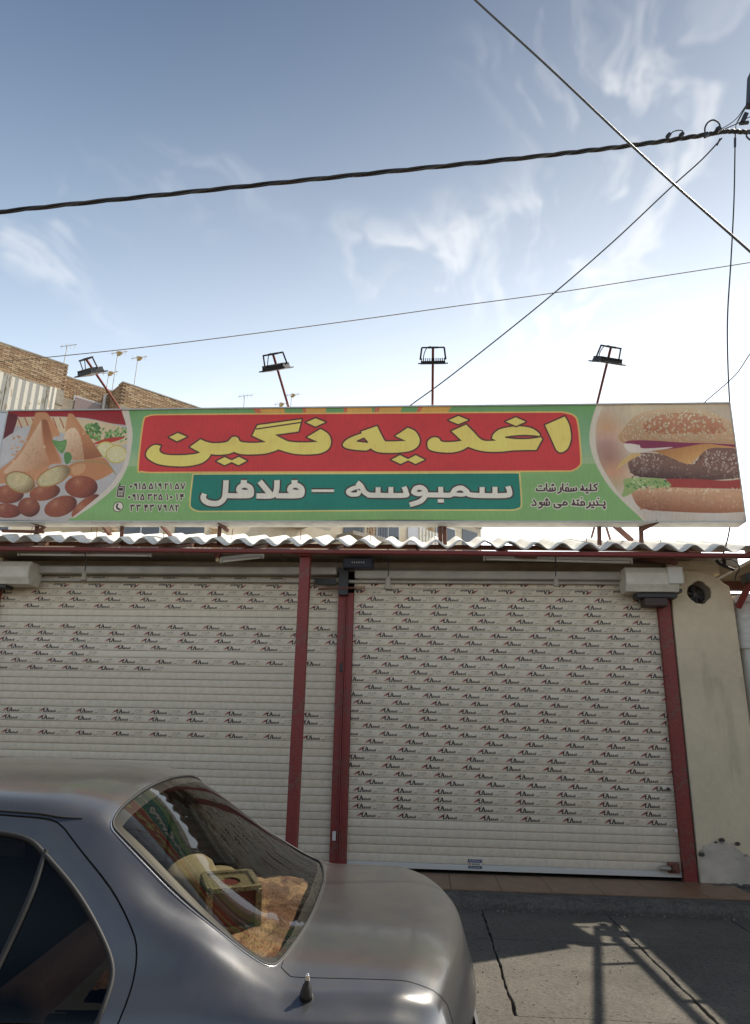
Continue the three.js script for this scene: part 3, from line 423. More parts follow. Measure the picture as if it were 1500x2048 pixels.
  fill(z7, [[380, 130, 1], [490, 130], [560, 220], [640, 370], [560, 420], [660, 660], [540, 700], [390, 860], [-100, 900, 1], [-60, 790], [150, 620], [280, 420]], '#c8875a'); fill(z7, [[440, 215, 1], [450, 420], [510, 640], [530, 690], [300, 760], [40, 780], [200, 600], [330, 400]], '#d9a982');
  fill(z7, [[450, 215, 1], [510, 235], [590, 520], [640, 660, 1], [540, 690, 1], [480, 500]], '#b46c41'); fill(z7, [[730, 145, 1], [790, 160], [900, 330], [1090, 600, 1], [900, 650, 1], [730, 560], [700, 330]], '#c88a5d'); fill(z7, [[700, 350], [800, 300], [880, 450], [905, 640, 1], [760, 640], [690, 520]], '#dbb08c'); fill(z7, [[760, 165, 1], [840, 240], [960, 400], [1100, 605, 1], [905, 640, 1], [850, 330]], '#b87145');
  blobs(z7, 120, () => [R(120, 500), R(380, 720), R(0.8, 3.2), 0.8], ['#e0b791', '#cf9a6d', '#d6a67c', '#c08457']); blobs(z7, 60, () => [R(700, 900), R(330, 620), R(0.8, 3), 0.8], ['#e4c2a0', '#c98e60', '#d9ac82']); blobs(z7, 34, () => [R(860, 1060), R(330, 600), R(0.8, 2.2), 0.8], ['#a9603a', '#c27e51']);
  fold(z7, [200, 500], [520, 720], [[440, 215, 1], [450, 420], [510, 640], [530, 690], [300, 760], [40, 780], [200, 600], [330, 400]], 'rgba(245,214,180,0.55)', 'rgba(150,80,40,0.55)'); fold(z7, [700, 400], [900, 620], [[700, 350], [800, 300], [880, 450], [905, 640, 1], [760, 640], [690, 520]], 'rgba(248,222,190,0.5)', 'rgba(150,84,44,0.45)'); fold(z7, [960, 330], [900, 620], [[760, 165, 1], [840, 240], [960, 400], [1100, 605, 1], [905, 640, 1], [850, 330]], 'rgba(214,150,100,0.4)', 'rgba(110,52,24,0.5)'); fold(z7, [450, 300], [620, 640], [[450, 215, 1], [510, 235], [590, 520], [640, 660, 1], [540, 690, 1], [480, 500]], 'rgba(120,58,26,0.5)', 'rgba(205,140,92,0.35)');
  fill(z7, [[560, 430], [640, 440], [712, 425], [700, 520], [660, 570], [600, 510]], '#5f8f4b'); fill(z7, [[690, 570], [740, 560], [770, 620], [720, 690], [690, 650]], '#4d7f3f'); blobs(z7, 30, () => [R(590, 700), R(445, 540), R(0.6, 1.8), 0.6], ['#86b06b', '#49743a', '#a3c48a']);
  fill(z7, [[740, 700], [900, 650], [1110, 620], [1215, 770, 1], [1040, 860], [850, 850], [740, 800]], '#bf7a4c'); fill(z7, [[760, 730], [850, 680], [920, 700], [880, 780], [790, 800]], '#cc9464'); x.beginPath(); P(z7, [[750, 670], [950, 655], [1150, 690], [1240, 795]], false); x.lineWidth = 2 * K; x.strokeStyle = '#8d8a4c'; x.stroke();
  const ball = (cx, cy, rx, ry, rot, base, light) => { const q = z7([cx, cy]); x.save(); x.translate(...q); x.rotate(rot); x.beginPath(); x.ellipse(0, 0, rx * K, ry * K, 0, 0, 7); x.fillStyle = base; x.fill(); x.clip(); for (let i = 0; i < rx * 9; i++) { const a = R(0, 6.3), r = Math.sqrt(rnd()); x.beginPath(); x.arc(Math.cos(a) * r * rx * K, Math.sin(a) * r * ry * K, R(0.3, 0.8) * K, 0, 7); x.fillStyle = light[Math.floor(R(0, light.length))]; x.fill(); } if (light.length > 1) print3d(-rx * 0.3 * K, -ry * 0.4 * K, rx * 1.25 * K, 'rgba(255,214,160,0.30)', 'rgba(40,10,4,0.55)'); x.restore(); };
  const brown = ['#94492f', '#a9603c', '#83392a', '#bd7a4b', '#9c5236'], cut = ['#d3c596', '#b9ae74', '#e2d9b2', '#9ea066', '#c9b27f', '#7f8a4d'];
  ball(90, 1010, 33, 20, 0.1, '#8f452d', brown); ball(60, 1190, 34, 16, 0.1, '#83392a', brown); ball(480, 990, 32, 18, -0.15, '#94492f', brown); ball(870, 930, 35, 24, 0.15, '#8c4029', brown); ball(920, 1140, 34, 16, -0.75, '#94492f', brown); ball(310, 1150, 25, 20, 0.5, '#84402a', brown); ball(650, 1140, 34, 22, -0.3, '#8f452d', brown);
  ball(215, 880, 36, 22, 0.4, '#a06a36', ['#a06a36']); ball(215, 880, 33, 19, 0.4, '#cdbf8c', cut); ball(575, 815, 38, 21, -0.45, '#a5703a', ['#a5703a']); ball(575, 815, 35, 18, -0.45, '#d0c494', cut);
  x.restore();

  // ---- the printed burger at the right end
  P(z8, [[160, 60, 1], [118, 170], [88, 300], [85, 420], [110, 530], [170, 670], [260, 810], [370, 930], [480, 1030], [580, 1115, 1], [1600, 1130, 1], [1600, 60, 1]]); x.fillStyle = '#d9cdbb'; x.fill();
  x.save(); P(z8, [[222, 60, 1], [165, 190], [140, 300], [138, 400], [150, 500], [190, 620], [260, 740], [350, 870], [450, 970], [600, 1115, 1], [1600, 1130, 1], [1600, 60, 1]]); x.clip();
  poly(z8, [[100, 40], [1600, 40], [1600, 1200], [100, 1200]]); x.fillStyle = '#cdb9a0'; x.fill();
  for (const [cx, cy, r, col] of [[240, 290, 46, '#cf9a72'], [230, 450, 40, '#b4847f'], [260, 560, 46, '#9d6f60'], [300, 690, 40, '#cf8e6c'], [320, 820, 34, '#b9a27a'], [420, 960, 46, '#dcd2c6'], [500, 130, 60, '#dac6a2'], [900, 90, 60, '#d8c5a0'], [1200, 1080, 90, '#cfc7c3'], [700, 1080, 70, '#c9bfba']]) { const q = z8([cx, cy]), g = x.createRadialGradient(...q, 0, ...q, r * K); g.addColorStop(0, col); g.addColorStop(1, col + '00'); x.fillStyle = g; x.fillRect(q[0] - r * K, q[1] - r * K, 2 * r * K, 2 * r * K); }
  fill(z8, [[340, 370], [390, 290], [480, 190], [640, 130], [850, 108], [1060, 120], [1250, 190], [1400, 290, 1], [1420, 440, 1], [1200, 425], [900, 420], [600, 405], [400, 430]], '#cda679'); fill(z8, [[560, 300], [640, 200], [800, 160], [1000, 160], [1170, 210], [1290, 310], [1200, 340], [900, 340], [650, 340]], '#b5663f');
  blobs(z8, 90, () => [R(380, 1350), R(330, 410), R(2, 6), 0.5], ['#cdaa80', '#dcc19c', '#c59868', '#d5b48a']); blobs(z8, 120, () => [R(560, 1250), R(180, 330), R(2, 5), 0.6], ['#b5663f', '#bd7148', '#a95c37', '#c27a52']);
  for (let i = 0; i < 210; i++) { const t = R(-1, 1), u = R(-1, 1), q = z8([870 + t * 470, 255 + u * 130 + 60 * t * t]); if (t * t + u * u * 0.6 > 1) continue; x.save(); x.translate(...q); x.rotate(R(0, 3.14)); x.beginPath(); x.ellipse(0, 0, R(2.6, 4.4) * K, R(1.5, 2.3) * K, 0, 0, 7); x.fillStyle = ['#e4d6b4', '#d9c69c', '#ead f c4'.replace(/ /g, ''), '#cdb487'][i % 4]; x.fill(); x.lineWidth = 0.5 * K; x.strokeStyle = '#93623c'; x.stroke(); x.restore(); }
  fold(z8, [870, 120], [870, 430], [[340, 370], [390, 290], [480, 190], [640, 130], [850, 108], [1060, 120], [1250, 190], [1400, 290, 1], [1420, 440, 1], [1200, 425], [900, 420], [600, 405], [400, 430]], 'rgba(255,240,215,0.30)', 'rgba(110,52,20,0.28)');
  fill(z8, [[410, 410], [600, 400], [900, 418], [1150, 425], [1430, 440, 1], [1430, 470, 1], [900, 470], [600, 500], [430, 470]], '#7d2440'); fill(z8, [[390, 430], [520, 440], [560, 470], [820, 460], [640, 495], [450, 505]], '#dccdc2');
  fill(z8, [[430, 560], [560, 510], [800, 540], [1000, 610], [1100, 480], [1300, 465], [1430, 490, 1], [1450, 720, 1], [1250, 745], [1000, 750], [700, 735], [470, 700]], '#6c4438');
  blobs(z8, 320, () => [R(450, 1420), R(520, 735), R(0.7, 3), 0.6], ['#5a372c', '#7f5546', '#94705f', '#4a2b23', '#a58a7a', '#6c4438']); blobs(z8, 130, () => [R(460, 700), R(520, 690), R(0.7, 2.4), 0.6], ['#b7a398', '#a48a7c', '#c9bab0']); blobs(z8, 130, () => [R(1100, 1430), R(490, 720), R(0.7, 2.4), 0.7], ['#b7a398', '#a48a7c', '#c9bab0']);
  fold(z8, [800, 560], [800, 750], [[430, 560], [560, 510], [800, 540], [1000, 610], [1100, 480], [1300, 465], [1430, 490, 1], [1450, 720, 1], [1250, 745], [1000, 750], [700, 735], [470, 700]], 'rgba(180,150,130,0.16)', 'rgba(25,10,6,0.62)');
  fill(z8, [[640, 490, 1], [880, 465], [1100, 430], [1260, 445], [1440, 470, 1], [1300, 465], [1150, 470], [1070, 520], [990, 600, 1], [930, 605], [820, 560], [720, 520]], '#c98a4c'); fill(z8, [[460, 515, 1], [540, 520], [440, 580], [315, 665, 1], [370, 580]], '#d2a967');
  fill(z8, [[760, 745], [1000, 740], [1300, 755], [1460, 730, 1], [1460, 830, 1], [1000, 820], [800, 815]], '#9c3328'); fill(z8, [[470, 820], [700, 815], [1000, 820], [1300, 835], [1460, 830, 1], [1475, 1030, 1], [1200, 1040], [800, 1025], [560, 1000], [480, 930]], '#b87a52');
  blobs(z8, 260, () => [R(520, 1460), R(850, 1015), R(0.8, 3.4), 0.6], ['#b87a52', '#c48d64', '#a9673f', '#cfa27c', '#b06a46']); blobs(z8, 60, () => [R(520, 1440), R(825, 850), R(1, 4), 0.4], ['#d9bb95', '#cda67c']);
  fold(z8, [900, 830], [900, 1030], [[470, 820], [700, 815], [1000, 820], [1300, 835], [1460, 830, 1], [1475, 1030, 1], [1200, 1040], [800, 1025], [560, 1000], [480, 930]], 'rgba(255,225,185,0.35)', 'rgba(96,36,16,0.5)'); fold(z8, [900, 440], [980, 610], [[640, 490, 1], [880, 465], [1100, 430], [1260, 445], [1440, 470, 1], [1300, 465], [1150, 470], [1070, 520], [990, 600, 1], [930, 605], [820, 560], [720, 520]], 'rgba(120,60,20,0.3)', 'rgba(255,205,130,0.35)');
  fill(z8, [[400, 740], [600, 730], [740, 745], [805, 800], [700, 815], [560, 805], [450, 870], [370, 900], [390, 820]], '#8fa85e'); blobs(z8, 60, () => [R(400, 790), R(740, 830), R(1, 4), 0.5], ['#6f9250', '#a9bd7c', '#55803f', '#3f6f45', '#c4cf9d']);
  x.restore();
  // weave and a few dirt runs on the vinyl
  { const d = x.getImageData(0, 0, CW, CH), a = d.data; for (let j = 0; j < CH; j++) for (let i = 0; i < CW; i++) { const k = (j * CW + i) * 4, f = 0.955 + 0.06 * (vnoise(i * 0.8, j * 0.06, 321) - 0.5) + 0.10 * (fbm(i * 0.012, j * 0.02, 4, 322) - 0.5) + 0.02 * ((i + j) % 2); for (let q = 0; q < 3; q++) a[k + q] = 255 * Math.pow(a[k + q] / 255, 0.84) * f * [1.07, 1.03, 0.97][q]; } x.putImageData(d, 0, 0); }
  const t = new THREE.CanvasTexture(c); t.colorSpace = THREE.SRGBColorSpace; t.magFilter = THREE.LinearFilter; t.anisotropy = 8;
  const face = new THREE.PlaneGeometry(SX1 - SX0, SY1 - SY0, 160, 20), p = face.attributes.position;
  for (let i = 0; i < p.count; i++) { const u = p.getX(i), v = p.getY(i), e = Math.max(0, 1 - (v + (SY1 - SY0) / 2) / 0.25); p.setXYZ(i, u, v + e * e * 0.014 * Math.sin(u * 1.35 + 1), 0.010 * (fbm(u * 1.1 + 9, v * 1.6, 3, 331) - 0.5) - (Math.abs(v) > (SY1 - SY0) / 2 - 0.012 ? 0.012 : 0)); }
  face.computeVertexNormals(); face.translate((SX0 + SX1) / 2, (SY0 + SY1) / 2, SZ);
  add('printed_face', face, new THREE.MeshStandardMaterial({ map: t, roughness: 0.5 }), sign);
  const B = SZ - 0.21, cxm = (SX0 + SX1) / 2;
  add('sign_case', [box(SX0, SX1, SY1 - 0.004, SY1 + 0.012, B, SZ + 0.004), box(SX0 + 0.001, SX1 - 0.001, SY0 - 0.012, SY0 + 0.003, B + 0.001, SZ - 0.004), box(SX0 - 0.012, SX0, SY0 - 0.01, SY1 + 0.01, B, SZ + 0.003), box(SX1, SX1 + 0.012, SY0 - 0.01, SY1 + 0.01, B, SZ + 0.003), box(SX0, SX1, SY0, SY1, B - 0.008, B - 0.001)], M.greyWhite, sign);
  // legs and struts that carry the sign
  const leg = (name, a, b, za, zb, w) => { const p0 = atZ(a[0], a[1], za), p1 = atZ(b[0], b[1], zb); add(name, bar(p0, p1, w), M.rust, sign); };
  for (const px of [75, 245, 440, 880, 889, 1198, 1282]) leg('support_leg', [px, 1044], [px + (px > 700 ? 1 : -3), 1090], 0.42, 0.36, 0.04);
  leg('strut', [55, 1040], [88, 1052], 0.58, 0.42, 0.035); leg('strut', [433, 1040], [455, 1062], 0.58, 0.36, 0.035); leg('strut', [1316, 1041], [1280, 1060], 0.58, 0.40, 0.045); leg('strut', [322, 1050], [345, 1076], 0.42, 0.1, 0.03); leg('strut', [200, 1044], [228, 1080], 0.45, 0.1, 0.035); leg('strut', [1226, 1048], [1262, 1080], 0.42, -0.1, 0.05); leg('strut', [5, 1062], [88, 1064], 0.42, 0.42, 0.03); leg('strut', [92, 1050], [66, 1074], 0.40, 0.3, 0.035); leg('strut', [1190, 1050], [1183, 1075], 0.40, 0.1, 0.02); leg('strut', [1210, 1046], [1220, 1078], 0.40, 0.0, 0.02);
}
{ const t = thing('blank_sign', 'plain white sign panel butted against the end of the food sign', 'sign'); add('panel', box(SX0 - 3.2, SX0 - 0.02, SY0 + 0.02, SY1 - 0.015, SZ - 0.06, SZ - 0.012, 0.004), mat(0.72, 0.72, 0.72, 0.5), t); add('panel_frame', [box(SX0 - 3.22, SX0 - 0.02, SY1 - 0.014, SY1 + 0.008, SZ - 0.1, SZ - 0.005)], M.lightGrey, t); for (const q of [-0.4, -2.6]) add('support_leg', bar(V(SX0 + q, SY0 + 0.02, SZ - 0.08), V(SX0 + q, SY0 - 0.42, SZ - 0.12), 0.04), M.rust, t); }

// ---------------------------------------------------------------- floodlights on arms over the sign
function floodlight(label, foot, tip, yawA, rollA) {
  const a = atZ(foot[0], foot[1] + 6, SZ - 0.06), b = atZ(tip[0], tip[1], SZ + 0.62);
  const t = thing('floodlight', label, 'floodlight', b.toArray(), 0, 'floodlights along the sign top');
  const o = a.clone().sub(b); add('arm', rod(o, V(0, 0, 0), 0.0135), M.lampRed, t);
  const h = new THREE.Group(); const put = (name, g, m) => { g.scale(1.22, 1, 1.1); g.rotateX(0.50); g.rotateZ(rollA); g.rotateY(yawA); g.translate(0, 0.0, 0.0); return add(name, g, m, t); };
  const W = 0.13, D = 0.16;   // housing below the stirrup
  put('stirrup', mergeGeometries([box(-0.098, -0.045, -0.008, 0.008, -0.012, 0.012), box(0.045, 0.098, -0.008, 0.008, -0.012, 0.012), box(-0.045, 0.045, -0.010, 0.010, -0.012, 0.012), bar(V(-0.096, 0, 0), V(-0.110, -0.125, -0.02), 0.006, 0.014), bar(V(0.096, 0, 0), V(0.110, -0.125, -0.02), 0.006, 0.014)].map((g) => (g.index ? g.toNonIndexed() : g))), M.blackMetal);
  put('housing', mergeGeometries([box(-0.105, 0.105, -0.157, -0.137, -0.09, 0.06, 0.004), box(-0.128, 0.128, -0.170, -0.157, -0.115, 0.085, 0.003)].map((g) => (g.index ? g.toNonIndexed() : g))), M.blackMetal);
  for (let i = 0; i < 12; i++) put('cooling_fin', box(-0.102 + i * 0.0178, -0.102 + i * 0.0178 + 0.0075, -0.138, -0.108, -0.085, 0.055), M.blackMetal);
  put('lens', box(-0.105, 0.105, -0.1732, -0.1702, -0.095, 0.065), mat(0.75, 0.77, 0.78, 0.2));
  put('lead', tube([V(-0.02, 0.012, 0), V(-0.05, 0.0, -0.02), V(-0.075, -0.06, -0.03), V(-0.085, -0.13, -0.02)], 0.0042), M.cable);
}
floodlight('black finned floodlight on a red arm in front of the brick parapet', [240, 812], [172, 718], -0.55, -0.10);
floodlight('black finned floodlight on a red arm above the yellow hooked letters', [577, 808], [546, 708], -0.30, 0.0);
floodlight('black finned floodlight on an upright red arm above the sign centre', [865, 806], [866, 695], 0, 0.0);
floodlight('black finned floodlight on a red arm above the burger picture', [1193, 806], [1222, 694], 0.36, 0.02);

// ---------------------------------------------------------------- fittings under the awning
function bulbHolder(px, py0, py1, z, s, label) {
  const a = atZ(px, py0, z), b = atZ(px, py1, z), t = thing('lamp_holder', label, 'lamp holder', [b.x, b.y, z], 0, 'lamp holders hanging under the awning');
  add('cord', tube([V((a.x - b.x) + 0.0, a.y - b.y + 0.05, 0), V(0.004, 0.1 * s + 0.07, 0.004), V(0, 0.05, 0)], 0.006), M.cable, t);
  const pr = [[0.0, 0.075], [0.016, 0.075], [0.019, 0.06], [0.026, 0.05], [0.030, 0.02], [0.028, -0.01], [0.040, -0.03], [0.042, -0.055], [0.034, -0.058], [0.0, -0.04]].map(([r, y]) => new THREE.Vector2(r * s, y * s));
  add('socket', new THREE.LatheGeometry(pr, 18), mat(0.36, 0.31, 0.24, 0.6), t);
}
bulbHolder(168, 1110, 1152, 0.30, 0.85, 'empty brown lamp holder hanging beside the hexagonal shutter box');
bulbHolder(776, 1106, 1168, 0.34, 1.05, 'pale ceramic lamp holder hanging next to the blue box');
bulbHolder(1112, 1112, 1164, 0.30, 0.8, 'dusty lamp holder hanging between the tube lamps and plaster wall');
function tubeLamp(label, a, b, z, r, tubeOnly) {
  const p = atZ(...a, z), q = atZ(...b, z), t = thing('tube_lamp', label, 'lamp', p.toArray(), 0, 'tube lamps under the awning'), d = q.clone().sub(p);
  add('batten', bar(V(0, 0, 0), d, r * 2.2, 0.05), tubeOnly ? M.greyWhite : M.lightGrey, t);
  const dn = V(0, -r * 2.0, 0.012), u = d.clone().normalize();
  add('tube', rod(dn.clone().addScaledVector(u, 0.02), d.clone().add(dn).addScaledVector(u, -0.02), r * 0.8), mat(0.72, 0.71, 0.66, 0.35), t);
  for (const e of [V(0, 0, 0), d]) add('end_cap', bar(e.clone().add(V(0, 0.01, 0.012)), e.clone().add(V(0, -r * 3, 0.012)), 0.02, 0.03), M.lightGrey, t);
}
tubeLamp('long grey tube lamp under the awning next to the hexagonal shutter box', [40, 1104], [303, 1106], 0.22, 0.016);
tubeLamp('short white tube lamp tilted on a red bracket under the awning', [443, 1118], [527, 1109], 0.36, 0.016, true);
tubeLamp('white tube lamp batten with red writing above the printed shutter', [968, 1112], [1262, 1119], 0.22, 0.018);
{ const p = atZ(436, 1112, 0.36), t = thing('lamp_bracket', 'small red bracket holding the tilted tube lamp', 'bracket', p.toArray()); add('plate', box(-0.03, 0.03, -0.02, 0.06, -0.03, 0.03, 0.006), M.red, t); add('connector', box(-0.018, 0.018, -0.065, -0.021, -0.02, 0.02, 0.006), mat(0.62, 0.5, 0.28, 0.5), t); }
{ const a = atZ(686, 1116, 0.25), b = atZ(746, 1136, 0.25), t = thing('ballast_box', 'dark blue metal box under the awning between the shutters', 'electrical box', [a.x, b.y, 0.2]); const w = b.x - a.x, h = a.y - b.y; add('case', box(0, w, 0, h, -0.05, 0.06, 0.01), mat(0.022, 0.026, 0.045, 0.5), t); add('lid', box(0.02, w - 0.02, 0.015, h - 0.015, 0.061, 0.068, 0.003), mat(0.03, 0.033, 0.05, 0.4), t); for (let i = 0; i < 6; i++) add('vent_slot', box(0.10 + i * 0.025, 0.113 + i * 0.025, h * 0.45, h * 0.6, 0.067, 0.071), M.lightGrey, t); }
{ const a = atZ(637, 1178, 0.12), b = atZ(728, 1175, 0.12), t = thing('shutter_bar', 'rusty flat bar across the meeting of the two shutters', 'bar', a.toArray()); add('flat', bar(V(0, 0, 0), b.clone().sub(a), 0.02, 0.03), M.rust, t); add('tip', bar(b.clone().sub(a).add(V(-0.09, 0.0, 0)), b.clone().sub(a).add(V(0.01, 0, 0)), 0.03, 0.035), mat(0.30, 0.19, 0.11, 0.7), t); add('plate', box(-0.05, 0.19, 0.05, 0.125, -0.03, 0.0, 0.004), M.blackMetal, t); }
// the two hexagonal sheet-metal boxes of the shutter drives
function driveBox(label, x0, x1, yc, z0, flip) {
  const t = thing('shutter_drive_box', label, 'box', [x0, yc, z0], 0, 'shutter drive boxes'), L = x1 - x0, s = new THREE.Shape();
  [[-0.14, -0.055], [-0.10, -0.125], [0.10, -0.125], [0.145, -0.055], [0.145, 0.085], [0.07, 0.12], [-0.10, 0.12], [-0.14, 0.06]].forEach((p, i) => (i ? s.lineTo(...p) : s.moveTo(...p))); s.closePath();
  const g = new THREE.ExtrudeGeometry(s, { depth: L, bevelEnabled: true, bevelSize: 0.006, bevelThickness: 0.006, bevelSegments: 1 }); g.rotateY(Math.PI / 2); add('case', metric(g), M.box, t);
  for (let i = 0; i < 11; i++) { const x = mix(0.1, L - 0.12, i / 10); add('cover_rib', box(x, x + 0.006, -0.09, 0.05 - (i % 3) * 0.03, 0.139, 0.144), M.box, t); }
  if (!flip) { add('end_cover', box(L - 0.11, L + 0.05, -0.06, 0.13, -0.05, 0.168, 0.02), mat(0.60, 0.57, 0.50, 0.6), t); add('mounting_arm', [box(L - 0.42, L + 0.0, -0.185, -0.135, -0.10, 0.06, 0.006), box(L - 0.1, L + 0.05, -0.13, -0.09, -0.06, 0.07, 0.005)], M.blackMetal, t); add('foot_plate', box(L - 0.34, L - 0.1, -0.27, -0.186, -0.12, 0.05, 0.008), mat(0.05, 0.028, 0.022, 0.6), t); }
  else add('mounting_arm', box(0.02, 0.34, -0.17, -0.13, -0.08, 0.08, 0.005), M.blackMetal, t);
}
{ const a = atZ(1249, 1160, 0.26), b = atZ(1352, 1160, 0.26); driveBox('cream six-sided shutter drive box beside the plaster wall', a.x, b.x, a.y, 0.2, false); }
{ const a = atZ(-40, 1146, 0.26), b = atZ(64, 1146, 0.26); driveBox('cream six-sided shutter drive box under the long grey tube lamp', a.x, b.x, a.y, 0.2, true); }
// exhaust fan set deep in the wall hole
{
  const c = atZ(1396, 1185, 0.07), t = thing('exhaust_fan', 'sooty exhaust fan set in a rough hole in the plaster wall', 'fan', [c.x + 0.015, c.y, -0.08]);
  const fm = mat(0.055, 0.048, 0.05, 0.8);
  for (let i = 0; i < 6; i++) { const g = new THREE.SphereGeometry(0.05, 10, 6); g.scale(0.45, 1, 0.12); g.rotateY(0.5); g.translate(0, 0.055, 0); g.rotateZ(i * Math.PI / 3 + 0.2); add('blade', g, fm, t); }
  const h = new THREE.CylinderGeometry(0.022, 0.026, 0.05, 14); h.rotateX(Math.PI / 2); add('hub', h, mat(0.09, 0.078, 0.075, 0.7), t);
  const r = new THREE.TorusGeometry(0.116, 0.014, 8, 28); r.translate(0, 0, -0.02); add('ring', r, fm, t);
  { const s = new THREE.CylinderGeometry(0.112, 0.112, 0.2, 28, 1, true); s.rotateX(Math.PI / 2); s.translate(0, 0, 0.02); add('duct_lining', s, M.render, t); }
  for (let i = 0; i < 5; i++) { const a = i * 1.256 + 0.4; add('guard_bar', rod(V(0.02 * Math.cos(a), 0.02 * Math.sin(a), 0.03), V(0.112 * Math.cos(a), 0.112 * Math.sin(a), 0.03), 0.003), mat(0.12, 0.11, 0.11, 0.6), t); }
}
// loose cables at the top corner of the wall
{ const t = thing('cable_clump', 'black cable clump hooked round the broken top corner of the plaster wall', 'cable'); const P = (a) => atZ(a[0], a[1], 0.12); add('loop', tube([[1440, 1122], [1462, 1119], [1476, 1127], [1478, 1140], [1472, 1150], [1470, 1160]].map(P), 0.006), M.cable, t); add('knot', [tube([[1432, 1120], [1440, 1128], [1450, 1133], [1460, 1137], [1468, 1140]].map(P), 0.018), tube([[1447, 1117], [1449, 1127], [1445, 1133]].map(P), 0.02)], M.black, t); }
// pipe and cabinet beyond the wall
{
  const x = atZ(1468, 1200, 0.07).x + 0.17, t = thing('drainpipe', 'wide pale drainpipe in the corner beyond the plaster wall', 'pipe', [x, 0, -0.05]);
  add('lower_pipe', rod(V(0, -0.02, 0), V(0, 2.52, 0), 0.13, 0.13, 24), M.greyWhite, t); add('upper_pipe', rod(V(0, 2.6, 0), V(0, 3.0, 0), 0.15, 0.15, 24), M.greyWhite, t); add('socket', rod(V(0, 2.5, 0), V(0, 2.64, 0), 0.16, 0.165, 24), M.greyWhite, t); add('rim', rod(V(0, 2.98, 0), V(0, 3.06, 0), 0.185, 0.185, 24), M.greyWhite, t);
}

// ---------------------------------------------------------------- the neighbour's canopy, off to the side
{
  const t = thing('side_canopy', 'flat sheet canopy on red steel braces beyond the plaster wall', 'canopy'), H = 3.55, sx = 0.632 * (H - 0.13), sz = 0.41 * (H - 0.13), G = (x, z) => V(x + sx, H, z - sz);
  add('roof_sheet', box(1.60 + sx, 9.5, H, H + 0.04, -1.6, 3.4), M.slab, t);
  add('edge_bar', bar(G(1.42, 1.3), G(1.47, 4.6), 0.05), M.red, t);
  for (const z of [2.0, 3.1, 4.2]) add('cross_bar', bar(G(1.42, z), G(1.66, z), 0.05), M.red, t);
  add('stay_bar', bar(G(1.36, 1.4), G(0.86, 3.7), 0.042), M.red, t); add('stay_tie', bar(G(1.44, 2.37), G(1.1, 2.46), 0.04), M.red, t);
  add('wall_beam', box(3.62, 9.5, H - 0.1, H + 0.0, -1.7, -1.55), M.rust, t);
  const a = atZ(1476, 1215, 0.15), b = atZ(1530, 1105, 0.5); add('brace', bar(a, b, 0.05), M.red, t); const c = atZ(1488, 1158, 0.35), d = atZ(1560, 1140, 0.35); add('brace_plate', bar(c, d, 0.09, 0.16), M.blackMetal, t);
  add('post', box(8.2, 8.3, 0, H, 2.8, 2.9), M.red, t); add('post', box(8.2, 8.3, 0, H, -0.1, 0.0), M.red, t);
}
{ const t = thing('neighbour_building', 'cream low neighbouring house beyond the drainpipe', 'building'); add('wall', box(4.05, 14, 0, 3.3, -7, -1.75), M.plaster, t); add('roof_edge', box(3.98, 14.1, 3.3, 3.42, -7.1, -1.70), M.slab, t); add('window_frame', box(6.4, 7.8, 1.2, 2.4, -1.75, -1.70), M.frame, t); add('window', box(6.46, 7.74, 1.26, 2.34, -1.71, -1.69), M.pane, t); }

// ---------------------------------------------------------------- utility pole with transformer, just out of frame, and the overhead lines
const poleX = 8.2, poleZ = -3.2;
{
  const t = thing('utility_pole', 'concrete utility pole with a transformer beyond the end of the sign', 'utility pole', [poleX, 0, poleZ]);
  add('shaft', rod(V(0, 0, 0), V(0, 10.5, 0), 0.16, 0.11, 16), M.slab, t); add('transformer', box(-1.0, 0.05, 7.75, 8.7, -0.55, 0.65, 0.06), M.greyWhite, t); add('crossarm', box(-1.1, 1.0, 7.6, 7.72, 0.12, 0.22), M.rust, t);
  for (const x of [-0.8, 0, 0.8]) { const g = new THREE.LatheGeometry([[0.0, 0], [0.05, 0], [0.03, 0.03], [0.055, 0.05], [0.03, 0.08], [0.05, 0.1], [0, 0.14]].map((p) => new THREE.Vector2(...p)), 14); g.translate(x, 7.72, 0.17); add('insulator', g, mat(0.12, 0.06, 0.04, 0.25), t); }
}
const B = (px, py, z) => atZ(px, py, z);
function line(name, label, pts, r, m, o = {}) { const t = tag(add(name, tube(pts, r, o.seg || pts.length * 8, o.rad || 8), m), label, 'cable', o.group); return t; }
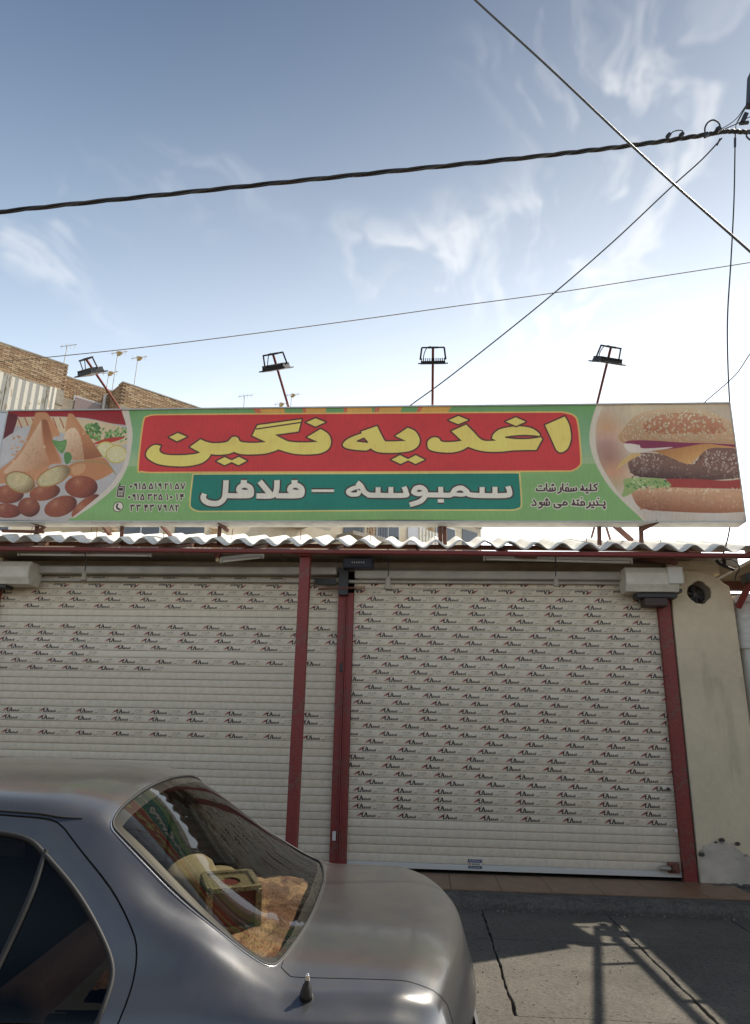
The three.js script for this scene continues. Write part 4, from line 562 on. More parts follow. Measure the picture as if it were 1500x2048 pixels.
{ // the twisted bundle
  const t = thing('bundled_cable', 'thick twisted black cable bundle crossing the sky above all four floodlights', 'cable'), ctrl = [[-220, 452], [0, 424], [380, 384], [750, 346], [1100, 310], [1300, 286], [1420, 268], [1450, 263], [1500, 264], [1580, 262]].map(([a, b], i) => B(a, b, 1.6)), cv = new THREE.CatmullRomCurve3(ctrl), n = 260;
  for (let k = 0; k < 3; k++) { const P = []; for (let i = 0; i <= n; i++) { const p = cv.getPoint(i / n), w = i * 0.34 + k * 2.094; P.push(p.add(V(0, 0.0145 * Math.sin(w), 0.0145 * Math.cos(w)))); } add('strand', tube(P, 0.0125, n * 2, 6), [M.cable, M.black, mat(0.05, 0.043, 0.036, 0.55)][k], t); }
  add('tap_clamp', [bar(B(1334, 274, 1.66), B(1340, 268, 1.66), 0.035), bar(B(1360, 272, 1.66), B(1366, 267, 1.66), 0.035), bar(B(1408, 272, 1.66), B(1416, 268, 1.66), 0.04), bar(B(1434, 256, 1.66), B(1440, 262, 1.66), 0.045)], M.black, t);
  add('tap_loop', [tube([[1341, 267], [1350, 262], [1364, 261], [1368, 266]].map((q) => B(...q, 1.66)), 0.006), tube([[1411, 272], [1410, 256], [1417, 244], [1427, 240], [1437, 245], [1441, 256]].map((q) => B(...q, 1.66)), 0.009), tube([[1498, 262], [1493, 272], [1500, 280]].map((q) => B(...q, 1.66)), 0.009)], M.cable, t);
}
line('overhead_cable', 'straight glossy cable slanting across the sky in front of the bundle', [[880, -66], [950, 0], [1100, 137], [1260, 288], [1345, 366], [1500, 503], [1580, 575]].map((q, i) => B(...q, 3.2)), 0.0095, mat(0.07, 0.065, 0.06, 0.45, { metalness: 0.2 }));
line('drop_cable', 'thin black cable running from the bundle down behind the sign', [[1444, 276], [1405, 318], [1345, 372], [1230, 480], [1106, 588], [980, 690], [880, 768], [815, 815], [770, 850]].map((q, i) => B(...q, 1.6 - i * 0.24)), 0.0075, M.cable);
line('service_cable', 'black cable hanging past the end of the sign', [[1500, 200], [1478, 238], [1471, 262], [1470, 300], [1468, 400], [1462, 520], [1455, 640], [1457, 760], [1463, 850], [1472, 920], [1474, 990], [1463, 1035], [1456, 1075], [1446, 1110]].map((q, i) => B(...q, i < 2 ? 0.9 : 0.30)), 0.0085, M.cable);
{ const t = thing('cable_clamp', 'small black anchor clamp where the lines meet at the pole', 'clamp'), P = (a, b) => B(a, b, 1.0); add('wedge', [bar(P(1484, 246), P(1492, 228), 0.05), bar(P(1479, 247), P(1497, 245), 0.03)], M.black, t); add('jaw', [bar(P(1470, 276), P(1470, 294), 0.02), bar(P(1440, 278), P(1434, 290), 0.02)], M.blackMetal, t); add('tie_wire', [tube([P(1443, 258), P(1470, 240), P(1496, 205), P(1515, 180)], 0.005), tube([P(1446, 259), P(1475, 247), P(1497, 235), P(1520, 225)], 0.006)], M.cable, t); add('stub', bar(P(1503, 150), P(1500, 212), 0.06, 0.1), M.blackMetal, t); }
line('thin_wire', 'thin pale wire sagging across the sky behind the floodlights', [[-60, 728], [100, 714], [300, 693], [540, 663], [750, 635], [900, 614], [1107, 586], [1300, 556], [1500, 525], [1600, 508]].map((q) => B(...q, -1.2)), 0.0065, mat(0.22, 0.17, 0.12, 0.7));
line('side_cable', 'thin blue-black cable behind the burger end of the sign', [[1380, 832], [1410, 804], [1455, 765], [1475, 745], [1500, 708], [1560, 630]].map((q) => B(...q, -0.6)), 0.0065, M.cable);

// ---------------------------------------------------------------- the brick apartment block behind
{
  const HEAD = 44 * RAD, d = V(Math.sin(HEAD), 0, -Math.cos(HEAD)), nrm = V(Math.cos(HEAD), 0, Math.sin(HEAD)), r0 = ray(0, 685), A = CAM.clone().addScaledVector(r0, 25 / Math.hypot(r0.x, r0.z)); A.y = 0;
  const on = (px, py, w = 0) => { const q = ray(px, py), o = A.clone().addScaledVector(nrm, w), k = o.clone().sub(CAM).dot(nrm) / q.dot(nrm), p = CAM.clone().addScaledVector(q, k); return [p.clone().sub(A).dot(d), p.y]; };   // -> [u along the front, height]
  const turn = Math.atan2(-d.z, d.x);   // local x runs along the front, local z outwards
  const b = thing('apartment_block', 'tan brick apartment block with stepped parapets and sheet-clad balconies behind the shop', 'building', A.toArray(), turn);
  const [uA] = on(136, 723), topA = on(0, 686)[1], [uB0, topB] = on(128, 752, -1.3), [uC0, topC] = on(246, 765, -0.2), uEnd = on(962, 1060, -0.2)[0], topE = on(420, 808, -0.2)[1];
  const brickGeo = new THREE.BoxGeometry(0.225, 0.058, 0.05), brickHalf = new THREE.BoxGeometry(0.05, 0.058, 0.225); let built = 0; const rest = [];
  function courses(u0, u1, y0, y1, z, side) {   // running bond on the front, then on a side if asked
    for (let j = 0, y = y0 + 0.035; y < y1 - 0.03; j++, y += 0.07) for (let u = u0 + (j % 2 ? 0.12 : 0.0) + 0.1125; u < u1 - 0.08; u += 0.237) {
      const x = u + R(-0.004, 0.004), m = M.brick[Math.floor(R(0, 4))], zz = z + R(-0.006, 0.006);
      if (built < 300 && u > -2 && u < 16) { const o = add('brick', brickGeo, m, b); o.position.set(x, y, zz); built++; } else rest.push([x, y, zz]);
    }
    if (side) for (let j = 0, y = y0 + 0.035; y < y1 - 0.03; j++, y += 0.07) for (let w = z - 0.12 - (j % 2 ? 0.12 : 0); w > side[1]; w -= 0.237) rest.push([side[0], y, w, 1]);
  }
  function bay(u0, u1, z0, z1, top, ph, side) {
    add('wall', box(u0, u1, 0, top - ph - 0.55, z0, z1), M.cream, b); add('floor_slab', box(u0 - 0.03, u1 + 0.03, top - ph - 0.55, top - ph, z0, z1 + 0.06), M.slab, b); add('parapet', box(u0, u1, top - ph, top - 0.02, z1 - 0.3, z1 - 0.002), M.mortar, b);
    if (side) add('parapet_return', box(side > 0 ? u1 - 0.3 : u0, side > 0 ? u1 - 0.004 : u0 + 0.3, top - ph, top - 0.02, z0, z1 - 0.3), M.mortar, b);
    courses(u0, u1, top - ph, top, z1 + 0.02, side ? [side > 0 ? u1 + 0.02 : u0 - 0.02, z0 + 0.1] : null);
    add('coping', box(u0 - 0.03, u1 + 0.03, top - 0.02, top + 0.03, z1 - 0.33, z1 + 0.05), M.slab, b);
  }
  bay(-9, uA, -7, 0, topA, 1.0, 1);
  bay(uA + 0.02, uC0 - 0.02, -7, -1.3, topB, 0.85, 0);
  bay(uC0, uEnd, -7, -0.2, topC, 0.95, -1);
  // brick pier of the recess and its window
  courses(uA + 0.1, uA + 1.4, topB - 4.2, topB - 1.42, -1.28); 
  { const [w0, y1] = on(150, 795, -1.3), [w1] = on(213, 800, -1.3); add('window_frame', box(w0 - 0.06, w1 + 0.06, y1 - 1.5, y1 + 0.06, -1.32, -1.24), M.frame, b); add('window', box(w0, w1, y1 - 1.44, y1, -1.26, -1.23), phys(0.30, 0.22, 0.2, { roughness: 0.25 }), b); add('drainpipe', rod(V(uC0 - 0.25, topB - 5, -1.15), V(uC0 - 0.25, topB - 0.3, -1.15), 0.06), M.lightGrey, b); }
  // balconies clad in ribbed sheets, storey by storey
  const ribbed = (u0, u1, y0, y1, z, m, ribs) => { const s = new THREE.Shape(), n = Math.max(4, Math.round((u1 - u0) / 0.11)); s.moveTo(u0, z - 0.02); for (let i = 0; i <= n; i++) { const u = mix(u0, u1, i / n); s.lineTo(u, z + (i % 2 ? 0.022 : 0)); } s.lineTo(u1, z - 0.02); s.closePath(); const g = new THREE.ExtrudeGeometry(s, { depth: y1 - y0, bevelEnabled: false }); g.rotateX(-Math.PI / 2); g.scale(1, 1, -1); g.translate(0, y0, 0); const q = g.index ? g.toNonIndexed() : g; const p = q.attributes.position; for (let i = 0; i < p.count; i += 3) { const x = p.getX(i), y = p.getY(i), zz = p.getZ(i); p.setXYZ(i, p.getX(i + 1), p.getY(i + 1), p.getZ(i + 1)); p.setXYZ(i + 1, x, y, zz); } q.computeVertexNormals(); return add('balcony_panel', metric(q), m, b); };
  const yP = on(60, 760, 0)[1], yQ = on(60, 812, 0)[1];
  for (let u = -6; u < uA - 0.4; u += 1.28) ribbed(u, Math.min(u + 1.25, uA - 0.25), yQ - 0.5, yP - 0.1 + R(-0.05, 0.05), 0.12, M.sheet);
  for (const s of [0, 1, 2]) {
    const y = topC - 1.5 - 3.05 * (s + 0.0);
    for (let u = uC0 + 0.6, k = 0; u < uEnd - 3; u += 4.1, k++) {
      const z = -0.2;
      add('window_frame', box(u, u + 1.5, y - 1.95, y - 0.45, z, z + 0.05), M.frame, b); add('window', box(u + 0.06, u + 0.72, y - 1.89, y - 0.51, z + 0.05, z + 0.06), M.pane, b); add('window', box(u + 0.78, u + 1.44, y - 1.89, y - 0.51, z + 0.05, z + 0.06), M.pane, b);
      add('balcony_slab', box(u + 1.75, u + 3.8, y - 2.5, y - 2.32, z, z + 1.1), M.slab, b);
      if ((k + s) % 2) ribbed(u + 1.77, u + 3.78, y - 2.32, y - 1.35, z + 1.06, M.sheet); else { for (let i = 0; i < 13; i++) add('railing_bar', rod(V(u + 1.8 + i * 0.163, y - 2.32, z + 1.05), V(u + 1.8 + i * 0.163, y - 1.4, z + 1.05), 0.012, 0.012, 6), M.blackMetal, b); add('railing_top', box(u + 1.76, u + 3.8, y - 1.4, y - 1.35, z + 1.03, z + 1.07), M.blackMetal, b); }
      add('balcony_door', box(u + 2.1, u + 3.3, y - 2.3, y - 0.3, z, z + 0.03), (k + s) % 3 ? M.pane : mat(0.5, 0.5, 0.52, 0.7), b);
      for (const [uu, w] of [[u - 0.55, 0.5]]) courses(uu, uu + w, y - 2.4, y - 0.2, z + 0.01);
    }
  }
  for (const s of [0, 1]) for (let u = -7; u < uA - 2; u += 3.4) { const y = topA - 4.8 - 3.05 * s; add('window_frame', box(u, u + 1.5, y - 1.6, y - 0.2, 0, 0.05), M.frame, b); add('window', box(u + 0.07, u + 1.43, y - 1.53, y - 0.27, 0.05, 0.06), M.pane, b); }
  const im = new THREE.InstancedMesh(brickGeo, mat(1, 1, 1, 0.92), rest.length), mm = new THREE.Matrix4(), q = new THREE.Quaternion(), col = new THREE.Color();
  rest.forEach((r, i) => { mm.compose(V(r[0], r[1], r[2]), r[3] ? q.setFromAxisAngle(V(0, 1, 0), Math.PI / 2) : q.identity(), V(1, 1, 1)); im.setMatrixAt(i, mm); im.setColorAt(i, col.copy(M.brick[Math.floor(R(0, 4))].color)); });
  im.name = 'brickwork'; im.userData.kind = 'stuff'; im.castShadow = im.receiveShadow = true; b.add(im);
  // aerials on the roof
  const W = (u, y, z) => A.clone().addScaledVector(d, u).addScaledVector(nrm, z).setY(y);
  const aerials = [[135, 692, 124, 730, 0, 'small bare aerial on the corner of the brick parapet'], [236, 706, 222, 790, 1, 'aerial with a yellow grid reflector on a tall mast behind the parapet'], [276, 716, 268, 765, 1, 'aerial with crossed yellow elements over the longer parapet'], [218, 746, 212, 775, 2, 'low aerial with a round yellow reflector on the recessed roof'], [583, 790, 582, 812, 2, 'far little yellow aerial just above the sign beside a floodlight arm'], [560, 808, 560, 815, 2, 'yellow aerial tip showing just over the sign edge'], [489, 792, 489, 812, 0, 'thin bare mast just above the sign']];
  for (const [px, py, fx, fy, kind, label] of aerials) {
    const [u1, y1] = on(px, py, -1.6), top = W(u1, y1, -1.6), base = W(u1, Math.max(topE * 0.9, topC - 0.95), -1.6), [u2] = on(fx, fy, -1.6), ft = W(u2, Math.min(topC, topB) - 0.85, -1.6);
    const t = thing('roof_aerial', label, 'aerial', ft.toArray(), 0, 'aerials on the apartment roof'), o = top.clone().sub(ft); add('mast', rod(V(0, 0, 0), o, 0.022, 0.018, 8), M.frame, t);
    const yel = mat(0.50, 0.33, 0.10, 0.6);
    if (kind) for (let i = 0; i < (kind === 1 ? 5 : 4); i++) { const a = i * 0.628 + 0.2; add('reflector_blade', bar(o.clone().add(V(0.08 - 0.12 * Math.cos(a), -0.05 - 0.11 * Math.sin(a), 0.02 * i)), o.clone().add(V(0.08 + 0.12 * Math.cos(a), -0.05 + 0.11 * Math.sin(a), 0.02 * i)), 0.05, 0.015), yel, t); }
    add('boom', bar(o.clone().add(V(-0.28, -0.02, 0)), o.clone().add(V(0.42, 0.0, 0.1)), 0.02), kind ? yel : M.frame, t);
    for (let i = 0; i < 4; i++) add('element', bar(o.clone().add(V(-0.2 + i * 0.17, -0.12, 0)), o.clone().add(V(-0.2 + i * 0.17, 0.10, 0.05)), 0.012), M.frame, t);
  }
}
// the garden wall on the camera's side of the street
{ const t = thing('garden_wall', 'brown rendered garden wall along the near side of the street', 'wall'); add('wall', box(-22, 22, -0.2, 2.7, 10.2, 10.45), surf(0.95, 512, 2, (u, v) => T([0.36, 0.27, 0.175], 0.6 + 0.7 * fbm(u * 6, v * 6, 5, 471, 6)), null), t); add('coping', box(-22, 22, 2.7, 2.78, 10.14, 10.51), M.slab, t); }

// ---------------------------------------------------------------- the parked saloon car
{
  const car = thing('parked_car', 'dusty silver grey saloon car parked across from the shutters, tail to the sign end', 'car', [0.10, 0, 5.028]);
  car.rotation.order = 'YZX'; car.rotation.set(4.035 * RAD, 2.25 * RAD, 0.674 * RAD);
  const interp = (xs, ys) => (x) => { const n = xs.length; if (x <= xs[0]) return ys[0]; if (x >= xs[n - 1]) return ys[n - 1]; let i = 0; while (x > xs[i + 1]) i++; const h = xs[i + 1] - xs[i], t = (x - xs[i]) / h, sl = (k) => (k <= 0 || k >= n - 1 ? 0 : (() => { const a = (ys[k] - ys[k - 1]) / (xs[k] - xs[k - 1]), b = (ys[k + 1] - ys[k]) / (xs[k + 1] - xs[k]); return a * b <= 0 ? 0 : 2 * a * b / (a + b); })()), m0 = sl(i) * h, m1 = sl(i + 1) * h, t2 = t * t, t3 = t2 * t; return (2 * t3 - 3 * t2 + 1) * ys[i] + (t3 - 2 * t2 + t) * m0 + (-2 * t3 + 3 * t2) * ys[i + 1] + (t3 - t2) * m1; };
  const KX = [-4.40, -4.32, -4.15, -3.7, -3.15, -3.02, -2.45, -2.3, -1.85, -1.30, -1.13, -1.06, -0.56, -0.47, -0.15, -0.05, 0.0, 0.035];
  const top = interp(KX, [0.52, 0.66, 0.75, 0.86, 0.945, 0.965, 1.335, 1.375, 1.405, 1.385, 1.355, 1.325, 0.985, 0.958, 0.955, 0.935, 0.895, 0.78]);
  const wTop = interp(KX, [0.50, 0.58, 0.64, 0.70, 0.70, 0.69, 0.575, 0.565, 0.56, 0.553, 0.55, 0.552, 0.655, 0.668, 0.665, 0.655, 0.645, 0.64]);
  const belt = interp(KX, [0.46, 0.56, 0.66, 0.78, 0.86, 0.87, 0.90, 0.905, 0.91, 0.915, 0.92, 0.92, 0.915, 0.91, 0.89, 0.865, 0.82, 0.70]);
  const wMax = interp(KX, [0.56, 0.68, 0.77, 0.83, 0.845, 0.845, 0.845, 0.845, 0.845, 0.845, 0.845, 0.845, 0.835, 0.83, 0.805, 0.785, 0.76, 0.735]);
  const crown = interp([-4.4, -3, -2.3, -1.1, -0.5, 0, 0.035], [0.03, 0.035, 0.035, 0.045, 0.045, 0.03, 0.01]);
  function section(x) {
    const h = top(x), b = belt(x), W = wMax(x), t = wTop(x), c = crown(x), low = clamp((h - b) / 0.12), k = sstep(0.1, 0.3, h - b);
    const pts = [[W * 0.90, 0.20], [W * 0.965, 0.24], [W * 0.985, 0.36], [W, 0.5 * b + 0.1], [W * 0.995, mix(0.5 * b + 0.1, b, 0.55)], [W * 0.975, mix(0.5 * b + 0.1, b, 0.85)], [mix(W * 0.945, W * 0.95, k), b + 0.004],
      [mix(mix(W * 0.945, t, 0.42), mix(W * 0.95, t, 0.30), k), mix(b + (h - b) * 0.52, mix(b, h, 0.24), k)], [mix(mix(W * 0.945, t, 0.75), mix(W * 0.95, t, 0.66), k), mix(b + (h - b) * 0.84, mix(b, h, 0.62), k)], [mix(t * 0.985, t * 1.012, k), mix(h - 0.002, h - 0.055, k)], [t * 0.925, h + c * 0.10 - 0.010 * k], [t * 0.78, h + c * 0.42], [t * 0.45, h + c * 0.83], [t * 0.2, h + c * 0.97], [0, h + c]];
    return new THREE.CatmullRomCurve3(pts.map(([z, y]) => V(0, y, z)), false, 'centripetal');
  }
  const NX = 230, NV = 56, xsr = []; for (let i = 0; i <= NX; i++) xsr.push(mix(-4.40, 0.035, i / NX));
  const half = xsr.map((x) => { const c = section(x), r = []; for (let j = 0; j <= NV; j++) { const p = c.getPoint(j / NV), w = sstep(-0.45, 0.0, x); r.push([x + w * (0.035 - 0.115 * Math.pow(p.z / 0.7, 2)), p.y, p.z]); } return r; });
  const grid = half.map((r) => [...r, ...[...r].reverse().slice(1).map(([x, y, z]) => [x, y, -z])]), NW = grid[0].length;
  const normal = (i, j) => { const a = grid[Math.max(0, i - 1)][j], b = grid[Math.min(NX, i + 1)][j], c = grid[i][Math.max(0, j - 1)], d = grid[i][Math.min(NW - 1, j + 1)]; const u = V(b[0] - a[0], b[1] - a[1], b[2] - a[2]), v = V(d[0] - c[0], d[1] - c[1], d[2] - c[2]); return v.cross(u).negate().normalize(); };
  const N = grid.map((r, i) => r.map((_, j) => { const n = normal(i, j); return [n.x, n.y, n.z]; }));
  const sgn = V(...N[150][NV]).y > 0 ? 1 : -1;
  const vert = (i, j) => [...grid[i][j], ...N[i][j].map((q) => q * sgn)];
  let tris = []; for (let i = 0; i < NX; i++) for (let j = 0; j < NW - 1; j++) { const a = vert(i, j), b = vert(i + 1, j), c = vert(i, j + 1), d = vert(i + 1, j + 1); tris.push([a, c, b], [b, c, d]); }
  // clipping a triangle list by a convex outline, seen from the side or from above
  const lerp6 = (a, b, t) => a.map((q, k) => q + (b[k] - q) * t);
  function split(list, poly, U, Vv, cond) {
    let area = 0; poly.forEach((p, i) => { const q = poly[(i + 1) % poly.length]; area += p[0] * q[1] - q[0] * p[1]; }); if (area < 0) poly = [...poly].reverse();
    const inn = [], out = [], xs = poly.map((p) => p[0]), ys = poly.map((p) => p[1]), bb = [Math.min(...xs), Math.max(...xs), Math.min(...ys), Math.max(...ys)];
    for (const t of list) {
      const us = t.map((p) => p[U]), vs = t.map((p) => p[Vv]);
      if (!cond(t) || Math.max(...us) < bb[0] || Math.min(...us) > bb[1] || Math.max(...vs) < bb[2] || Math.min(...vs) > bb[3]) { out.push(t); continue; }
      let cur = t; const o2 = [];
      for (let i = 0; i < poly.length && cur.length; i++) {
        const a = poly[i], b = poly[(i + 1) % poly.length], f = (p) => (b[0] - a[0]) * (p[Vv] - a[1]) - (b[1] - a[1]) * (p[U] - a[0]), I = [], O = [];
        for (let k = 0; k < cur.length; k++) { const p = cur[k], q = cur[(k + 1) % cur.length], fp = f(p), fq = f(q); (fp >= 0 ? I : O).push(p); if ((fp >= 0) !== (fq >= 0)) { const m = lerp6(p, q, fp / (fp - fq)); I.push(m); O.push(m); } }
        if (O.length > 2) o2.push(O); cur = I;
      }
      if (cur.length < 3) { out.push(t); continue; }
      for (let k = 1; k < cur.length - 1; k++) inn.push([cur[0], cur[k], cur[k + 1]]);
      for (const o of o2) for (let k = 1; k < o.length - 1; k++) out.push([o[0], o[k], o[k + 1]]);
    }
    return [inn, out];
  }
  const meshOf = (list, off = 0) => { const p = [], n = [], uv = []; for (let t of list) { const [A, B2, C2] = t, ux = B2[0] - A[0], uy = B2[1] - A[1], uz = B2[2] - A[2], wx = C2[0] - A[0], wy = C2[1] - A[1], wz = C2[2] - A[2]; if ((uy * wz - uz * wy) * A[3] + (uz * wx - ux * wz) * A[4] + (ux * wy - uy * wx) * A[5] < 0) t = [A, C2, B2]; for (const v of t) { p.push(v[0] + v[3] * off, v[1] + v[4] * off, v[2] + v[5] * off); n.push(v[3], v[4], v[5]); uv.push(v[0], Math.abs(v[4]) > 0.5 ? v[2] : v[1] + 3); } } const g = new THREE.BufferGeometry(); g.setAttribute('position', new THREE.Float32BufferAttribute(p, 3)); g.setAttribute('normal', new THREE.Float32BufferAttribute(n, 3)); g.setAttribute('uv', new THREE.Float32BufferAttribute(uv, 2)); return g; };
  const smooth = (pts, n = 6) => { const c = new THREE.CatmullRomCurve3(pts.map(([a, b]) => V(a, b, 0)), true, 'centripetal', 0.5); return c.getPoints(pts.length * n).slice(0, -1).map((p) => [p.x, p.y]); };
  const hull = (pts) => { const s = [...pts].sort((a, b) => a[0] - b[0] || a[1] - b[1]), cr = (o, a, b) => (a[0] - o[0]) * (b[1] - o[1]) - (a[1] - o[1]) * (b[0] - o[0]), run = (q) => { const r = []; for (const p of q) { while (r.length > 1 && cr(r[r.length - 2], r[r.length - 1], p) <= 1e-9) r.pop(); r.push(p); } r.pop(); return r; }; return [...run(s), ...run(s.reverse())]; };
  const inset = (poly, d) => { const c = poly.reduce((a, p) => [a[0] + p[0] / poly.length, a[1] + p[1] / poly.length], [0, 0]); return poly.map((p) => { const v = [p[0] - c[0], p[1] - c[1]], l = Math.hypot(...v); return [p[0] - v[0] / l * d, p[1] - v[1] / l * d]; }); };
  const near = (t) => t[0][2] > 0.3, far = (t) => t[0][2] < -0.3, topc = (lo, hi) => (t) => t[0][1] > 0.8 && t[0][0] > lo && t[0][0] < hi && Math.abs(t[0][4]) > 0.25;
  // outlines
  const rearScreen = hull(smooth([[-1.085, 0], [-1.08, 0.3], [-1.068, 0.485], [-1.058, 0.508], [-1.035, 0.518], [-0.80, 0.567], [-0.585, 0.612], [-0.552, 0.610], [-0.535, 0.590], [-0.51, 0.48], [-0.482, 0.25], [-0.475, 0], [-0.482, -0.25], [-0.51, -0.48], [-0.535, -0.590], [-0.552, -0.610], [-0.585, -0.612], [-0.80, -0.567], [-1.035, -0.518], [-1.058, -0.508], [-1.068, -0.485], [-1.08, -0.3]], 4));
  const windscreen = hull(smooth([[-2.40, 0], [-2.42, 0.45], [-2.47, 0.53], [-2.95, 0.64], [-3.06, 0.62], [-3.12, 0.3], [-3.13, 0], [-3.12, -0.3], [-3.06, -0.62], [-2.95, -0.64], [-2.47, -0.53], [-2.42, -0.45]], 4));
  const lid = hull([[-0.463, 0.0], [-0.468, 0.25], [-0.495, 0.48], [-0.52, 0.60], [-0.49, 0.627], [0.035, 0.622], [0.05, 0.3], [0.05, -0.3], [0.035, -0.622], [-0.49, -0.627], [-0.52, -0.60], [-0.495, -0.48], [-0.468, -0.25]]);
  const hood = hull([[-3.2, 0.62], [-4.25, 0.55], [-4.32, 0], [-4.25, -0.55], [-3.2, -0.62], [-3.17, 0]]);
  const rearDoor = hull(smooth([[-1.87, 0.30], [-1.87, 0.8], [-1.87, 1.30], [-1.75, 1.352], [-1.30, 1.352], [-1.215, 1.338], [-1.14, 1.282], [-1.009, 1.179], [-0.936, 1.105], [-0.90, 1.055], [-0.886, 0.99], [-0.892, 0.92], [-0.95, 0.80], [-1.10, 0.62], [-1.25, 0.35], [-1.35, 0.28]], 3));
  const frontDoor = hull(smooth([[-2.95, 0.30], [-2.98, 0.7], [-2.93, 0.93], [-2.6, 1.18], [-2.38, 1.31], [-2.2, 1.352], [-1.95, 1.355], [-1.89, 1.30], [-1.885, 0.8], [-1.89, 0.30], [-2.0, 0.27], [-2.8, 0.27]], 3));
  const rearGlass = hull(smooth([[-1.83, 0.90], [-1.83, 1.27], [-1.76, 1.316], [-1.372, 1.312], [-1.27, 1.292], [-1.224, 1.262], [-1.103, 1.176], [-0.994, 1.068], [-0.948, 1.005], [-0.942, 0.955], [-0.955, 0.905], [-1.01, 0.875], [-1.1, 0.868], [-1.76, 0.864]], 4));
  const frontGlass = hull(smooth([[-2.82, 0.935], [-2.55, 1.13], [-2.33, 1.27], [-2.2, 1.315], [-1.98, 1.316], [-1.93, 1.27], [-1.93, 0.95], [-1.98, 0.918], [-2.75, 0.912]], 4));
  let shell = tris; for (const [pl, u, v, c] of [[rearScreen, 0, 2, topc(-1.2, -0.4)], [windscreen, 0, 2, topc(-3.3, -2.3)], [rearGlass, 0, 1, near], [rearGlass, 0, 1, far], [frontGlass, 0, 1, near], [frontGlass, 0, 1, far]]) shell = split(shell, pl, u, v, c)[1];
  // panels
  let s, screen, wind, lidT, hoodT;
  [screen, tris] = split(tris, rearScreen, 0, 2, topc(-1.2, -0.4)); [wind, tris] = split(tris, windscreen, 0, 2, topc(-3.3, -2.3));
  [s, tris] = split(tris, lid, 0, 2, topc(-0.6, 0.06)); lidT = split(s, inset(lid, 0.004), 0, 2, () => true)[0];
  [s, tris] = split(tris, hood, 0, 2, topc(-4.4, -3.1)); hoodT = split(s, inset(hood, 0.004), 0, 2, () => true)[0];
  const doors = [];
  for (const [cond, side] of [[near, 1], [far, -1]]) for (const [door, glass] of [[rearDoor, rearGlass], [frontDoor, frontGlass]]) { [s, tris] = split(tris, door, 0, 1, cond); let d = split(s, inset(door, 0.0045), 0, 1, () => true)[0], gl; [gl, d] = split(d, glass, 0, 1, () => true); doors.push([d, gl, side, door, glass]); }
  // paint with dust and water marks
  const dust = grain(1024, 1.3, (u, v) => { const a = fbm(u * 5, v * 5, 5, 401, 5), st = fbm(u * 22, v * 22, 4, 402, 22), sp = vnoise(u * 150, v * 150, 403, 150), w = sstep(0.42, 0.62, a * 0.55 + st * 0.45) * 0.75 + (sp > 0.9 ? 0.3 : 0); return [mix(0.150, 0.172, w), mix(0.151, 0.166, w), mix(0.155, 0.158, w)]; }, null);
  const rg = grain(512, 1.3, (u, v) => { const a = fbm(u * 6, v * 6, 5, 411, 6), st = fbm(u * 20, v * 20, 4, 412, 20), r = 0.28 + 0.05 * sstep(0.4, 0.65, a * 0.5 + st * 0.5); const q = Math.pow(r, 1); return [q, q, q]; }, null).map; 
  { const d = rg.image.data; for (let i = 0; i < d.length; i++) if (i % 4 !== 3) d[i] = 255 * Math.pow(d[i] / 255, 2.2); rg.colorSpace = THREE.NoColorSpace; rg.needsUpdate = true; }
  const paint = phys(1, 1, 1, { map: dust.map, metalness: 0.78, roughness: 1, roughnessMap: rg, clearcoat: 0.6, clearcoatRoughness: 0.12 });
  const glassM = phys(0.74, 0.72, 0.66, { transmission: 1, roughness: 0.02, thickness: 0, ior: 1.28 }), sideGlass = phys(0.12, 0.12, 0.115, { transmission: 1, roughness: 0.02, thickness: 0, ior: 1.3 });
  const body = add('body', meshOf(tris), paint, car); body.material.side = THREE.DoubleSide;
  add('trunk_lid', meshOf(lidT), paint, car); add('bonnet', meshOf(hoodT), paint, car);
  add('inner_shell', meshOf(shell, -0.016), mat(0.10, 0.095, 0.088, 0.9), car);
  // trims that follow an outline on the skin
  const cast = (a, b, plan) => { let best = null, bd = 1e9; const i = clamp(Math.round((a + 4.40) / 4.435 * NX), 0, NX); for (let ii = Math.max(0, i - 1); ii <= Math.min(NX, i + 1); ii++) for (let j = 0; j < NW; j++) { const p = grid[ii][j]; if (plan === 'top' ? p[1] < 0.8 : plan * p[2] < 0.3) continue; const q = (p[0] - a) ** 2 + (plan === 'top' ? (p[2] - b) ** 2 : (p[1] - b) ** 2); if (q < bd) { bd = q; best = [ii, j]; } } const [ii, j] = best, p = grid[ii][j], n = N[ii][j].map((q) => q * sgn); if (plan === 'top') { const dx = a - p[0], dz = b - p[2]; return [V(a, p[1] - (n[0] * dx + n[2] * dz) / (Math.abs(n[1]) > 0.2 ? n[1] : 0.2 * Math.sign(n[1] || 1)), b), V(...n)]; } const dx = a - p[0], dy = b - p[1]; return [V(a, b, p[2] - (n[0] * dx + n[1] * dy) / (Math.abs(n[2]) > 0.2 ? n[2] : 0.2 * Math.sign(n[2] || 1))), V(...n)]; };
  const resample = (poly, step) => { const r = []; poly.forEach((p, i) => { const q = poly[(i + 1) % poly.length], L = Math.hypot(q[0] - p[0], q[1] - p[1]), n = Math.max(1, Math.round(L / step)); for (let k = 0; k < n; k++) r.push([mix(p[0], q[0], k / n), mix(p[1], q[1], k / n)]); }); return r; };
  const trim = (name, poly, plan, r, off, m, parent, flat = 1) => { const P = resample(poly, 0.03).map(([a, b]) => { const [p, n] = cast(a, b, plan); return p.addScaledVector(n, off); }); const sm = P.map((p, i) => P[(i + P.length - 1) % P.length].clone().add(P[(i + 1) % P.length]).addScaledVector(p, 2).multiplyScalar(0.25)); return add(name, new THREE.TubeGeometry(new THREE.CatmullRomCurve3(sm, true), sm.length * 2, r, 6, true), m, parent); };
